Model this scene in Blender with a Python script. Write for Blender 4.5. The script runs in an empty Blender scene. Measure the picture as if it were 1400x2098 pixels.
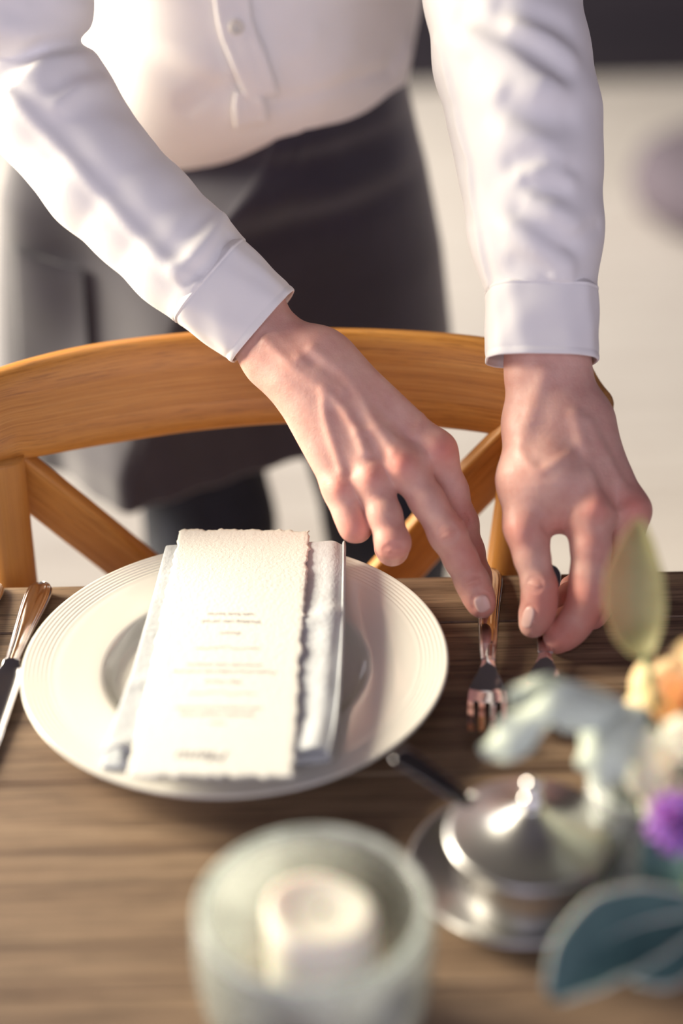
import bpy, bmesh, math, random
import numpy as np
from math import sin, cos, tan, pi, radians, sqrt, atan2, exp

random.seed(11)
SC = bpy.context.scene
COL = SC.collection

# ------------------------------------------------------------------ camera
LENS = 60.0
FPX = LENS / 36.0 * 2098.0
PITCH, ROLL = radians(31.3), radians(1.43)
CAM = np.array((0.0, -1.014, 1.422))
DV = np.array((0.0, cos(PITCH), -sin(PITCH)))
_U0 = np.array((0.0, sin(PITCH), cos(PITCH)))
_R0 = np.array((1.0, 0.0, 0.0))
UV_ = _U0 * cos(ROLL) + _R0 * sin(ROLL)
RV = _R0 * cos(ROLL) - _U0 * sin(ROLL)
cam_data = bpy.data.cameras.new('camera')
cam = bpy.data.objects.new('camera', cam_data)
COL.objects.link(cam)
SC.camera = cam
cam_data.sensor_fit = 'VERTICAL'
cam_data.sensor_height = 36.0
cam_data.sensor_width = 24.0
cam_data.lens = LENS
cam_data.clip_start = 0.02
from mathutils import Matrix, Vector
cam.matrix_world = Matrix(((RV[0], UV_[0], -DV[0], CAM[0]), (RV[1], UV_[1], -DV[1], CAM[1]),
                           (RV[2], UV_[2], -DV[2], CAM[2]), (0, 0, 0, 1)))
cam_data.dof.use_dof = True
cam_data.dof.focus_distance = 1.172
cam_data.dof.aperture_fstop = 1.5

# ------------------------------------------------------------------ light
SC.view_settings.view_transform = 'Standard'
SC.view_settings.look = 'None'
SC.view_settings.gamma = 1.0
SC.view_settings.exposure = 0.0
SC.cycles.use_denoising = True
SC.cycles.max_bounces = 10
SC.cycles.sample_clamp_indirect = 6.0
SC.cycles.caustics_reflective = False
SC.cycles.caustics_refractive = False

world = bpy.data.worlds.new('daylight')
SC.world = world
world.use_nodes = True
wn = world.node_tree.nodes['Background']
wn.inputs[0].default_value = (0.80, 0.76, 0.93, 1)
wn.inputs[1].default_value = 1.66

def area(name, loc, aim, sx, sy, power, col, spread=pi):
    l = bpy.data.lights.new(name, 'AREA')
    l.shape = 'RECTANGLE'; l.size = sx; l.size_y = sy
    l.energy = power; l.color = col; l.spread = spread
    o = bpy.data.objects.new(name, l)
    COL.objects.link(o)
    o.location = loc
    o.rotation_euler = (Vector(aim) - Vector(loc)).to_track_quat('-Z', 'Y').to_euler()
    return o
area('window_daylight', (-1.90, 0.72, 1.60), (0.25, -0.02, 0.82), 1.0, 1.0, 42, (1.0, 0.90, 0.70), radians(80))
area('rear_window_daylight', (-1.86, 2.7, 1.75), (0.6, 2.6, 0.0), 1.7, 1.5, 72, (1.0, 0.94, 0.85), radians(110))

# ------------------------------------------------------------------ pixel rays to points in the room
def ray(px, py):
    return DV + (px - 700.0) / FPX * RV + (1049.0 - py) / FPX * UV_
def pd(px, py, d): return CAM + d * ray(px, py)
def pz(px, py, z):
    r = ray(px, py); return CAM + (z - CAM[2]) / r[2] * r
def pyy(px, py, y):
    r = ray(px, py); return CAM + (y - CAM[1]) / r[1] * r
def dep(p): return float(np.dot(np.asarray(p) - CAM, DV))
def m_px(n, p): return n * dep(p) / FPX          # n pixels at the depth of p, in metres

# ------------------------------------------------------------------ objects
def newmesh(name, verts, faces, mat=None, parent=None, smooth=True, uv=None, mats=None, fmat=None):
    me = bpy.data.meshes.new(name)
    me.from_pydata([tuple(map(float, v)) for v in verts], [], [tuple(map(int, f)) for f in faces])
    if uv is not None:
        ul = me.uv_layers.new(name='UVMap')
        li = np.zeros(len(me.loops), dtype=np.int32); me.loops.foreach_get('vertex_index', li)
        ul.data.foreach_set('uv', np.asarray(uv, dtype=np.float32)[li].ravel())
    if smooth:
        me.polygons.foreach_set('use_smooth', [True] * len(me.polygons))
    o = bpy.data.objects.new(name, me)
    COL.objects.link(o)
    if mat: me.materials.append(mat)
    if mats:
        for m in mats: me.materials.append(m)
        me.polygons.foreach_set('material_index', fmat)
    if parent: o.parent = parent
    me.update()
    return o
def tag(o, label=None, cat=None, group=None, kind=None):
    if label: o['label'] = label
    if cat: o['category'] = cat
    if group: o['group'] = group
    if kind: o['kind'] = kind
    return o
def empty(name, loc=(0, 0, 0)):
    o = bpy.data.objects.new(name, None); COL.objects.link(o)
    o.empty_display_size = 0.02
    return o
def solid(o, t, off=0.0):
    m = o.modifiers.new('thick', 'SOLIDIFY'); m.thickness = t; m.offset = off
    return o
def subsurf(o, n=1):
    m = o.modifiers.new('sub', 'SUBSURF'); m.levels = n; m.render_levels = n
    return o
def recalc(o):
    bm = bmesh.new(); bm.from_mesh(o.data)
    bmesh.ops.recalc_face_normals(bm, faces=bm.faces)
    bm.to_mesh(o.data); bm.free(); return o
def bevel(o, w, n=2):
    m = o.modifiers.new('bev', 'BEVEL'); m.width = w; m.segments = n; m.limit_method = 'ANGLE'
    return o

def grid(name, P, mat, parent=None, closed_u=False, closed_v=False, uv=None, cap=False):
    """P: (nu, nv, 3) points; u rows, v columns."""
    P = np.asarray(P); nu, nv = P.shape[:2]
    f = []
    for i in range(nu if closed_u else nu - 1):
        for j in range(nv if closed_v else nv - 1):
            a, b = i, (i + 1) % nu; c, d = j, (j + 1) % nv
            f.append((a * nv + c, a * nv + d, b * nv + d, b * nv + c))
    V = P.reshape(-1, 3)
    if cap and closed_v:
        f.append(tuple(range(nv))[::-1]); f.append(tuple((nu - 1) * nv + j for j in range(nv)))
    o = newmesh(name, V, f, mat, parent, uv=None if uv is None else np.asarray(uv).reshape(-1, 2))
    return o
def catmull(pts, n, closed=False):
    pts = np.asarray(pts, float); m = len(pts)
    out = []
    if closed: ts = np.linspace(0, m, n, endpoint=False)
    else: ts = np.linspace(0, m - 1, n)
    for t in ts:
        i = int(math.floor(t)); 
        if not closed: i = min(i, m - 2)
        u = t - i
        if closed: a, b, c, d = (pts[(i + k) % m] for k in (-1, 0, 1, 2))
        else: a, b, c, d = pts[max(i - 1, 0)], pts[i], pts[i + 1], pts[min(i + 2, m - 1)]
        out.append(0.5 * ((2 * b) + (c - a) * u + (2 * a - 5 * b + 4 * c - d) * u * u + (3 * b - a - 3 * c + d) * u ** 3))
    return np.array(out)
def frames(path, up):
    path = np.asarray(path, float)
    T = np.gradient(path, axis=0); T /= np.linalg.norm(T, axis=1)[:, None]
    up = np.asarray(up, float)
    S = np.cross(T, up); S /= np.linalg.norm(S, axis=1)[:, None]
    N = np.cross(S, T)
    return T, S, N
def loft(name, path, section, mat, parent=None, up=(0, 0, 1), scale=None, cap=True):
    """section: (m,2) closed outline in (side, normal) metres; scale: per-station (n,2)."""
    path = np.asarray(path); T, S, N = frames(path, up)
    sec = np.asarray(section); n = len(path)
    sc = np.ones((n, 2)) if scale is None else np.asarray(scale, float)
    P = path[:, None] + S[:, None] * (sec[None, :, 0:1] * sc[:, None, 0:1]) + N[:, None] * (sec[None, :, 1:2] * sc[:, None, 1:2])
    L = np.concatenate([[0], np.cumsum(np.linalg.norm(np.diff(path, axis=0), axis=1))])
    per = np.concatenate([[0], np.cumsum(np.linalg.norm(np.diff(sec, axis=0), axis=1))])
    uv = np.stack(np.broadcast_arrays(L[:, None], per[None, :]), -1)
    o = grid(name, P, mat, parent, closed_v=True, uv=uv, cap=cap)
    return recalc(o)
def rrect(w, h, r, n=5):
    out = []
    for cx, cy, a0 in ((w / 2 - r, h / 2 - r, 0), (-w / 2 + r, h / 2 - r, 90), (-w / 2 + r, -h / 2 + r, 180), (w / 2 - r, -h / 2 + r, 270)):
        for k in range(n + 1):
            a = radians(a0 + 90 * k / n); out.append((cx + r * cos(a), cy + r * sin(a)))
    return out
def circ(r, n=16): return [(r * cos(2 * pi * k / n), r * sin(2 * pi * k / n)) for k in range(n)]
def tube(name, path, r0, mat, parent=None, r1=None, n=12, up=(0.13, 0.31, 0.94), cap=True):
    k = len(path); r1 = r0 if r1 is None else r1
    s = np.linspace(r0, r1, k)
    return loft(name, path, circ(1.0, n), mat, parent, up, np.stack([s, s], 1), cap)
def lathe(name, prof, mat, parent=None, loc=(0, 0, 0), n=96, twist=None):
    prof = np.asarray(prof, float)
    a = np.linspace(0, 2 * pi, n, endpoint=False)
    P = np.stack([prof[:, None, 0] * np.cos(a), prof[:, None, 0] * np.sin(a), np.broadcast_to(prof[:, None, 1], (len(prof), n))], -1)
    P = P + np.asarray(loc)
    per = np.concatenate([[0], np.cumsum(np.linalg.norm(np.diff(prof, axis=0), axis=1))])
    o = grid(name, P, mat, parent, closed_v=True)
    bm = bmesh.new(); bm.from_mesh(o.data)
    bmesh.ops.remove_doubles(bm, verts=bm.verts, dist=1e-6)
    bmesh.ops.recalc_face_normals(bm, faces=bm.faces)
    bm.to_mesh(o.data); bm.free()
    return o
def box(name, lo, hi, mat, parent=None, bev=0.0):
    x0, y0, z0 = lo; x1, y1, z1 = hi
    v = [(x0, y0, z0), (x1, y0, z0), (x1, y1, z0), (x0, y1, z0), (x0, y0, z1), (x1, y0, z1), (x1, y1, z1), (x0, y1, z1)]
    f = [(0, 3, 2, 1), (4, 5, 6, 7), (0, 1, 5, 4), (1, 2, 6, 5), (2, 3, 7, 6), (3, 0, 4, 7)]
    o = newmesh(name, v, f, mat, parent, smooth=False)
    if bev: bevel(o, bev, 3)
    return o

# ------------------------------------------------------------------ materials
def M(name, col=(0.8, 0.8, 0.8), rough=0.5, metal=0.0, **kw):
    m = bpy.data.materials.new(name); m.use_nodes = True
    b = m.node_tree.nodes['Principled BSDF']
    b.inputs['Base Color'].default_value = (*col, 1)
    b.inputs['Roughness'].default_value = rough
    b.inputs['Metallic'].default_value = metal
    for k, v in kw.items():
        b.inputs[k.replace('_', ' ')].default_value = v
    m['b'] = b.name
    return m
def N(m, t, **kw):
    n = m.node_tree.nodes.new(t)
    for k, v in kw.items(): setattr(n, k, v)
    return n
def L(m, a, b): m.node_tree.links.new(a, b)
def bsdf(m): return m.node_tree.nodes['Principled BSDF']
def coords(m, kind='Object', scale=(1, 1, 1), rot=(0, 0, 0)):
    tc = N(m, 'ShaderNodeTexCoord'); mp = N(m, 'ShaderNodeMapping')
    mp.inputs['Scale'].default_value = scale; mp.inputs['Rotation'].default_value = rot
    L(m, tc.outputs[kind], mp.inputs['Vector']); return mp.outputs[0]
def noise(m, vec, scale, detail=4, rough=0.6, dist=0.0):
    n = N(m, 'ShaderNodeTexNoise')
    n.inputs['Scale'].default_value = scale; n.inputs['Detail'].default_value = detail
    n.inputs['Roughness'].default_value = rough; n.inputs['Distortion'].default_value = dist
    L(m, vec, n.inputs['Vector']); return n.outputs['Fac']
def ramp(m, fac, stops):
    r = N(m, 'ShaderNodeValToRGB'); e = r.color_ramp.elements
    while len(e) < len(stops): e.new(0.5)
    for el, (p, c) in zip(e, stops):
        el.position = p; el.color = (*c, 1) if len(c) == 3 else c
    L(m, fac, r.inputs[0]); return r.outputs[0]
def mixc(m, a, b, fac, mode='MIX'):
    n = N(m, 'ShaderNodeMix', data_type='RGBA', blend_type=mode)
    for s, v in ((6, a), (7, b)):
        if isinstance(v, tuple): n.inputs[s].default_value = (*v, 1)
        else: L(m, v, n.inputs[s])
    if isinstance(fac, (int, float)): n.inputs[0].default_value = fac
    else: L(m, fac, n.inputs[0])
    return n.outputs[2]
def bump(m, h, strength=0.3, dist=0.001, prev=None):
    b = N(m, 'ShaderNodeBump')
    b.inputs['Strength'].default_value = strength; b.inputs['Distance'].default_value = dist
    L(m, h, b.inputs['Height'])
    if prev is not None: L(m, prev, b.inputs['Normal'])
    L(m, b.outputs[0], bsdf(m).inputs['Normal']); return b.outputs[0]
def setc(m, c): L(m, c, bsdf(m).inputs['Base Color'])

def wood(name, dark, mid, light, kind, sc, rough=0.45, figure=1.0, bs=0.25, pore=0.30):
    """grain runs along the first coordinate"""
    m = M(name, mid, rough)
    v = coords(m, kind, sc)
    big = noise(m, v, 1.0, 4, 0.55, 1.2 * figure)
    band = noise(m, coords(m, kind, (sc[0] * 0.6, sc[1] * 3.2, sc[2] * 3.2)), 1.7, 4, 0.6, 0.5 * figure)
    fine = noise(m, coords(m, kind, (sc[0] * 2.2, sc[1] * 9, sc[2] * 9)), 3.2, 5, 0.7, 0.3)
    c1 = ramp(m, big, [(0.30, dark), (0.48, mid), (0.70, light)])
    c2 = ramp(m, band, [(0.34, dark), (0.50, mid), (0.64, light)])
    c = mixc(m, c1, c2, 0.55)
    pores = ramp(m, fine, [(0.38, (pore, pore * 0.92, pore * 0.93)), (0.50, (1, 1, 1))])
    c = mixc(m, c, pores, 0.8, 'MULTIPLY')
    setc(m, c)
    bump(m, fine, bs, 0.0010)
    return m

MAT = {}
MAT['table'] = wood('aged_oak', (0.080, 0.046, 0.030), (0.215, 0.138, 0.086), (0.385, 0.270, 0.172), 'UV', (2.2, 22, 22), 0.52, 1.0, 0.35)
MAT['chair'] = wood('honey_elm', (0.36, 0.135, 0.022), (0.50, 0.210, 0.038), (0.60, 0.290, 0.070), 'UV', (4.0, 26, 26), 0.36, 1.3, 0.3, 0.62)
MAT['floor'] = wood('pale_floorboards', (0.56, 0.51, 0.45), (0.68, 0.63, 0.56), (0.74, 0.69, 0.62), 'UV', (0.8, 7, 7), 0.5, 0.4, 0.1, 0.78)

# skin
m = MAT['skin'] = M('skin', (0.66, 0.42, 0.34), 0.46)
b = bsdf(m)
b.inputs['Subsurface Weight'].default_value = 0.22
b.inputs['Subsurface Radius'].default_value = (1.0, 0.32, 0.18)
b.inputs['Subsurface Scale'].default_value = 0.006
b.inputs['Specular IOR Level'].default_value = 0.35
at = N(m, 'ShaderNodeAttribute', attribute_name='redness')
vo = coords(m, 'Object')
mott = noise(m, vo, 55, 4, 0.6)
base = ramp(m, mott, [(0.3, (0.62, 0.325, 0.265)), (0.7, (0.735, 0.450, 0.372))])
red = mixc(m, base, (0.66, 0.20, 0.155), at.outputs['Fac'])
setc(m, red)
vr = N(m, 'ShaderNodeTexVoronoi'); vr.inputs['Scale'].default_value = 900; L(m, vo, vr.inputs['Vector'])
b1 = bump(m, vr.outputs['Distance'], 0.18, 0.0006)
b2 = bump(m, noise(m, vo, 260, 4, 0.6), 0.22, 0.0010, b1)
MAT['nail'] = M('fingernail', (0.78, 0.50, 0.43), 0.25)
MAT['hair'] = M('brown_hair', (0.06, 0.03, 0.015), 0.5)

def fabric(name, col, rough=0.85, weave=2600, bs=0.2, mott_s=40, mott=0.12, sheen=0.15):
    m = M(name, col, rough)
    bsdf(m).inputs['Sheen Weight'].default_value = sheen
    v = coords(m, 'Object')
    n = noise(m, v, mott_s, 4, 0.6)
    lo = tuple(c * (1 - mott) for c in col); hi = tuple(min(1, c * (1 + mott)) for c in col)
    setc(m, ramp(m, n, [(0.3, lo), (0.7, hi)]))
    a = noise(m, coords(m, 'Object', (1, 1, 6), (0.4, 0.5, 0)), weave / 6, 2, 0.5)
    bump(m, a, bs, 0.0006)
    return m
MAT['shirt'] = fabric('white_poplin', (0.84, 0.815, 0.80), 0.8, 2600, 0.12, 18, 0.02)
MAT['apron'] = fabric('slate_canvas', (0.016, 0.013, 0.029), 0.85, 1800, 0.4, 24, 0.16, 0.7)
MAT['apron_seam'] = fabric('slate_seam', (0.030, 0.030, 0.045), 0.85, 1800, 0.3)
MAT['denim'] = fabric('navy_denim', (0.008, 0.012, 0.026), 0.9, 1500, 0.4, 40, 0.3)
MAT['linen'] = fabric('grey_linen', (0.50, 0.52, 0.54), 0.9, 1500, 0.9, 60, 0.08)
MAT['cream_cloth'] = fabric('cream_upholstery', (0.80, 0.74, 0.64), 0.9, 900, 0.2)
MAT['button'] = M('pearl_button', (0.70, 0.66, 0.58), 0.25)
MAT['china'] = M('cream_china', (0.79, 0.765, 0.69), 0.14, Coat_Weight=0.4, Coat_Roughness=0.06)
m = MAT['paper'] = M('cotton_paper', (0.80, 0.785, 0.725), 0.9)
bump(m, noise(m, coords(m, 'Object'), 420, 3, 0.6), 0.45, 0.0012)
MAT['ink'] = M('grey_ink', (0.20, 0.19, 0.20), 0.8)
MAT['silver'] = M('polished_silver', (0.80, 0.78, 0.78), 0.10, 1.0)
MAT['dark_reflection_steel'] = M('dark_reflection_steel', (0.30, 0.30, 0.32), 0.16, 1.0)  # darker base stands in for the dark ceiling mirrored in the spoon handle
MAT['brushed'] = M('brushed_steel', (0.58, 0.575, 0.565), 0.31, 1.0)
m = MAT['wax'] = M('ivory_wax', (0.90, 0.86, 0.74), 0.5)
bsdf(m).inputs['Subsurface Weight'].default_value = 0.3
bsdf(m).inputs['Subsurface Scale'].default_value = 0.01
MAT['wick'] = M('charred_wick', (0.05, 0.04, 0.035), 0.9)
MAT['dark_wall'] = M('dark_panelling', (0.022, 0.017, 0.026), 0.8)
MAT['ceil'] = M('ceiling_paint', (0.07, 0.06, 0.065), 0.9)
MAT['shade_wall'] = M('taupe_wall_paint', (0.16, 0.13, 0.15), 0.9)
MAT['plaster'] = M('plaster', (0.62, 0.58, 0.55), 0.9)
MAT['shoe'] = M('black_leather', (0.02, 0.018, 0.018), 0.35)
MAT['white_paint'] = M('white_paint', (0.8, 0.78, 0.74), 0.4)
# ------------------------------------------------------------------ smooth solids: blended tapered limbs -> one closed surface
CULL = 0.07
class Chain:
    def __init__(s, prims, k=0.006, kj=0.008):
        P = np.array([np.concatenate([a, b, [ra, rb]]) for a, b, ra, rb in prims])
        s.A, s.B, s.ra, s.rb = P[:, 0:3], P[:, 3:6], P[:, 6], P[:, 7]
        s.k, s.kj = k, kj
        s.mid = (s.A + s.B) / 2
        s.rad = np.linalg.norm(s.A - s.B, axis=1) / 2 + np.maximum(s.ra, s.rb)
    def ev(s, P, c, R):
        lb = np.linalg.norm(s.mid - c, axis=1) - s.rad - R
        d = None
        for i in np.nonzero(lb < CULL)[0]:
            a, ab = s.A[i], s.B[i] - s.A[i]
            q = P - a
            t = np.clip(q @ ab / max(ab @ ab, 1e-12), 0, 1)
            q = q - t[:, None] * ab
            e = np.sqrt(np.einsum('ij,ij->i', q, q)) - (s.ra[i] + (s.rb[i] - s.ra[i]) * t)
            d = e if d is None else smin(d, e, s.k)
        return d
def smin(a, b, k):
    h = np.maximum(k - np.abs(a - b), 0) / k
    return np.minimum(a, b) - h * h * k * 0.25
class Field:
    def __init__(s):
        s.core, s.limbs, s.strokes, s.clips = [], [], [], []
    def ev1(s, P, strokes=True):
        lo, hi = P.min(0), P.max(0); c = (lo + hi) / 2; R = np.linalg.norm(hi - lo) / 2
        d = None
        for ch in s.core:
            e = ch.ev(P, c, R)
            if e is not None: d = e if d is None else smin(d, e, ch.kj)
        out = d
        for ch in s.limbs:
            e = ch.ev(P, c, R)
            if e is None: continue
            if d is not None: e = smin(d, e, ch.kj)
            out = e if out is None else np.minimum(out, e)
        if out is None: return np.full(len(P), CULL)
        if strokes:
            for A, B, amp, w, mid, rad in s.strokes:
                near = np.linalg.norm(mid - c, axis=1) - rad - R < 2.6 * w
                if not near.any(): continue
                best = np.full(len(P), 1e9); 
                for a, b_ in zip(A[near], B[near]):
                    ab = b_ - a; q = P - a
                    t = np.clip(q @ ab / max(ab @ ab, 1e-12), 0, 1)
                    q = q - t[:, None] * ab
                    best = np.minimum(best, np.einsum('ij,ij->i', q, q))
                out = out - amp * np.maximum(np.exp(-best / (w * w)) - 0.0032, 0)
        for p_, n_, r_ in s.clips:
            if np.linalg.norm(c - p_) - R < r_:
                q = P - p_
                out = np.where(np.einsum('ij,ij->i', q, q) < r_ * r_, np.maximum(out, q @ n_), out)
        return out
    def ev(s, P, chunk=4096, strokes=True):
        return np.concatenate([s.ev1(P[i:i + chunk], strokes) for i in range(0, len(P), chunk)])
    def surf(s, pix, d0=0.75, strokes=False):
        """first hit of the camera ray through each (x, y)"""
        pix = np.atleast_2d(np.asarray(pix, float))
        Rr = np.array([ray(x, y) for x, y in pix]); n = np.linalg.norm(Rr, axis=1)
        t = np.full(len(pix), d0)
        for _ in range(110):
            P = CAM + t[:, None] * Rr
            e = np.concatenate([s.ev1(P[i:i + 1], strokes) for i in range(len(P))])
            t = t + np.clip(e * 0.8, -0.02, 0.05) / n
            if np.abs(e).max() < 5e-5: break
        miss = np.abs(e) > 2e-3
        if miss.any() and (~miss).any():
            t[miss] = np.interp(np.nonzero(miss)[0], np.nonzero(~miss)[0], t[~miss])
        return CAM + t[:, None] * Rr
    def normal(s, P, h=6e-4):
        P = np.atleast_2d(P); g = np.zeros_like(P)
        for i in range(len(P)):
            Q = np.repeat(P[i:i + 1], 6, 0)
            for a in range(3): Q[2 * a, a] += h; Q[2 * a + 1, a] -= h
            e = s.ev1(Q, False); g[i] = e[0::2] - e[1::2]
        return g / np.linalg.norm(g, axis=1)[:, None]
    def stroke(s, pix, amp, w, n=None, pts=None, inset=0.0):
        """a ridge (amp > 0) or crease (amp < 0) along a line on the surface"""
        if pts is None:
            q = catmull(pix, n or max(2, 4 * (len(pix) - 1) + 1))
            pts = s.surf(q)
        A, B = pts[:-1], pts[1:]
        if len(pts) == 1: A = B = pts
        s.strokes.append((A, B, amp, w, (A + B) / 2, np.linalg.norm(A - B, axis=1) / 2))
        return pts
    def bounds(s):
        lo = np.min([np.minimum(c.A, c.B).min(0) - c.rad.max() * 0 - max(c.ra.max(), c.rb.max()) for c in s.core + s.limbs], 0)
        hi = np.max([np.maximum(c.A, c.B).max(0) + max(c.ra.max(), c.rb.max()) for c in s.core + s.limbs], 0)
        return lo - 0.012, hi + 0.012

def mesh_field(f, h, B=8, lo=None, hi=None):
    l, u = f.bounds()
    lo = l if lo is None else np.maximum(l, lo); hi = u if hi is None else np.minimum(u, hi)
    nb = np.ceil((hi - lo) / (h * B)).astype(int)
    I = np.stack(np.meshgrid(*[np.arange(n) for n in nb], indexing='ij'), -1).reshape(-1, 3)
    # coarse pass in 6x6x6 groups of blocks so that far limbs are skipped
    key = (I // 4) @ np.array([10 ** 6, 10 ** 3, 1]); order = np.argsort(key, kind='stable'); I = I[order]; key = key[order]
    cuts = np.nonzero(np.diff(key))[0] + 1
    act = []
    for idx in np.split(np.arange(len(I)), cuts):
        C = lo + (I[idx] + 0.5) * h * B
        e = f.ev1(C)
        act.append(I[idx][np.abs(e) < h * B * 0.87 * 1.25 + 0.002])
    I = np.concatenate(act)
    g = np.arange(B + 1)
    G = np.stack(np.meshgrid(g, g, g, indexing='ij'), -1).reshape(-1, 3)
    nB = len(I); V = np.empty((nB, (B + 1) ** 3), np.float32)
    for i in range(nB):
        V[i] = f.ev1(lo + (I[i] * B + G) * h)
    V = V.reshape(nB, B + 1, B + 1, B + 1)
    Nn = nb * B + 2
    def key3(c): return (c[:, 0].astype(np.int64) * Nn[1] + c[:, 1]) * Nn[2] + c[:, 2]
    neg = V < 0
    cnt = sum(neg[:, x:x + B, y:y + B, z:z + B].astype(np.int8) for x in (0, 1) for y in (0, 1) for z in (0, 1))
    cb, cx, cy, cz = np.nonzero((cnt > 0) & (cnt < 8))
    loc = np.stack([cx, cy, cz], -1)
    acc = np.zeros((len(cb), 3)); num = np.zeros(len(cb))
    for ax in range(3):
        o1, o2 = [a for a in range(3) if a != ax]
        for u1 in (0, 1):
            for u2 in (0, 1):
                p = np.zeros(3, int); p[o1] = u1; p[o2] = u2
                q = p.copy(); q[ax] = 1
                va = V[cb, cx + p[0], cy + p[1], cz + p[2]]; vb = V[cb, cx + q[0], cy + q[1], cz + q[2]]
                s = (va < 0) != (vb < 0)
                t = np.where(s, va / np.where(s, va - vb, 1), 0)
                pt = np.repeat(p[None].astype(float), len(cb), 0); pt[:, ax] = t
                acc += pt * s[:, None]; num += s
    verts = lo + (I[cb] * B + loc + acc / num[:, None]) * h
    keys = key3(I[cb] * B + loc); od = np.argsort(keys); keys, verts = keys[od], verts[od]
    faces = []
    for ax in range(3):
        o1, o2 = (ax + 1) % 3, (ax + 2) % 3
        sl0 = [slice(None)] + [slice(0, B)] * 3; sl1 = list(sl0); sl1[ax + 1] = slice(1, B + 1)
        n0, n1 = neg[tuple(sl0)], neg[tuple(sl1)]
        eb, ex, ey, ez = np.nonzero(n0 != n1)
        gp = I[eb] * B + np.stack([ex, ey, ez], -1)
        fl = n0[eb, ex, ey, ez]
        quad = []; ok = np.ones(len(gp), bool)
        for d1, d2 in ((0, 0), (1, 0), (1, 1), (0, 1)):
            c = gp.copy(); c[:, o1] -= d1; c[:, o2] -= d2
            ok &= (c >= 0).all(1)
            k = key3(np.maximum(c, 0)); j = np.clip(np.searchsorted(keys, k), 0, len(keys) - 1)
            ok &= keys[j] == k; quad.append(j)
        quad = np.stack(quad, -1)
        quad[~fl] = quad[~fl][:, ::-1]
        faces.append(quad[ok])
    return verts, np.concatenate(faces)
# ------------------------------------------------------------------ the waiter: body
def cone(a, b, ra, rb): return (np.asarray(a), np.asarray(b), ra, rb)
def limb(d0, *st):
    """stations (px, py, depth offset mm, radius mm) -> list of tapered segments"""
    P = [pd(x, y, d0 + dz / 1000.0) for x, y, dz, r in st]
    return [cone(P[i], P[i + 1], st[i][3] / 1000.0, st[i + 1][3] / 1000.0) for i in range(len(st) - 1)]

dA = dep(pz(990, 1250, 0.772))
dB = dep(pz(1112, 1290, 0.768))

# right hand: reaching across, pressing the end of a fork
HA = Field()
meta = (limb(dA, (655, 722, 26, 18), (893, 925, 10, 12.5)) + limb(dA, (632, 745, 22, 18), (830, 957, -1, 12.5)) +
        limb(dA, (612, 768, 22, 17.5), (762, 982, 0, 12)) + limb(dA, (598, 786, 26, 16), (700, 1003, 6, 11)))
HA.core.append(Chain(meta, 0.010, 0.012))
HA.core.append(Chain(limb(dA, (640, 770, 36, 16), (800, 940, 20, 13), (720, 960, 20, 12)), 0.012, 0.014))
HA.core.append(Chain(limb(dA, (668, 742, 36, 15), (790, 870, 40, 13)), 0.012, 0.014))
HA.core.append(Chain(limb(dA, (385, 500, 56, 21), (515, 625, 45, 19.5), (588, 715, 33, 18.2), (655, 745, 28, 16)), 0.012, 0.012))
HA.core.append(Chain(limb(dA, (365, 525, 56, 21), (488, 648, 45, 19.5), (556, 738, 34, 17.2), (610, 790, 28, 15)), 0.012, 0.012))
HA.limbs.append(Chain(limb(dA, (832, 958, 0, 12.2), (875, 1025, -2, 11.2), (918, 1095, -3, 12.0), (944, 1145, 0, 10.6), (968, 1193, 2, 10.6), (982, 1225, 1, 9.6), (988, 1240, 1, 8.6)), 0.006, 0.011))
HA.limbs.append(Chain(limb(dA, (895, 925, 12, 12.2), (925, 1005, 19, 10.8), (946, 1072, 25, 10.8), (962, 1130, 30, 9.6), (978, 1180, 33, 9.0), (984, 1200, 32, 8.0)), 0.006, 0.011))
HA.limbs.append(Chain(limb(dA, (763, 985, 2, 11.8), (788, 1055, -6, 10.8), (805, 1112, -10, 11.0), (804, 1126, 4, 9.8), (798, 1122, 22, 9.0), (792, 1100, 34, 8.0)), 0.006, 0.010))
HA.limbs.append(Chain(limb(dA, (699, 1003, 7, 10.6), (715, 1052, 2, 9.6), (727, 1080, 0, 9.4), (732, 1082, 12, 8.8), (735, 1068, 28, 8.0), (732, 1050, 38, 7.2)), 0.006, 0.010))
HA.limbs.append(Chain(limb(dA, (680, 748, 36, 15), (800, 858, 48, 12.5), (868, 950, 58, 10.5), (915, 1035, 60, 8.5)), 0.008, 0.014))
# knuckles, tendons, veins and skin creases of the right hand
def knob(F_, pts, amp, w):
    for x, y in pts: F_.stroke(None, amp / 1000, w / 1000, pts=F_.surf([(x, y)]))
knob(HA, [(822, 948)], 2.4, 9); knob(HA, [(902, 918)], 2.4, 9); knob(HA, [(762, 975)], 2.2, 8); knob(HA, [(697, 997)], 2.0, 8)
knob(HA, [(918, 1090), (948, 1064), (969, 1190)], 0.9, 6)
HA.stroke([(545, 700), (600, 752), (656, 790), (700, 835), (733, 885), (748, 925)], 0.0023, 0.0040)
HA.stroke([(612, 735), (655, 770), (700, 800)], 0.0011, 0.004)
HA.stroke([(664, 800), (668, 860), (690, 930), (702, 965)], 0.0014, 0.0034)
HA.stroke([(640, 715), (700, 762), (745, 820), (772, 870), (805, 925)], 0.0014, 0.0042)
HA.stroke([(700, 740), (775, 820), (840, 880), (885, 905)], 0.0011, 0.0045)
HA.stroke([(733, 885), (775, 880), (815, 905)], 0.0010, 0.0034)
HA.stroke([(848, 890), (858, 872), (868, 845)], 0.0008, 0.003)
HA.stroke([(720, 960), (712, 900), (690, 840)], -0.0012, 0.006)
HA.stroke([(795, 960), (770, 910), (735, 860)], -0.0010, 0.006)
HA.stroke([(864, 945), (835, 890), (790, 830)], -0.0014, 0.007)
HA.stroke([(560, 650), (600, 690), (640, 740)], -0.0012, 0.006)
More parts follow.
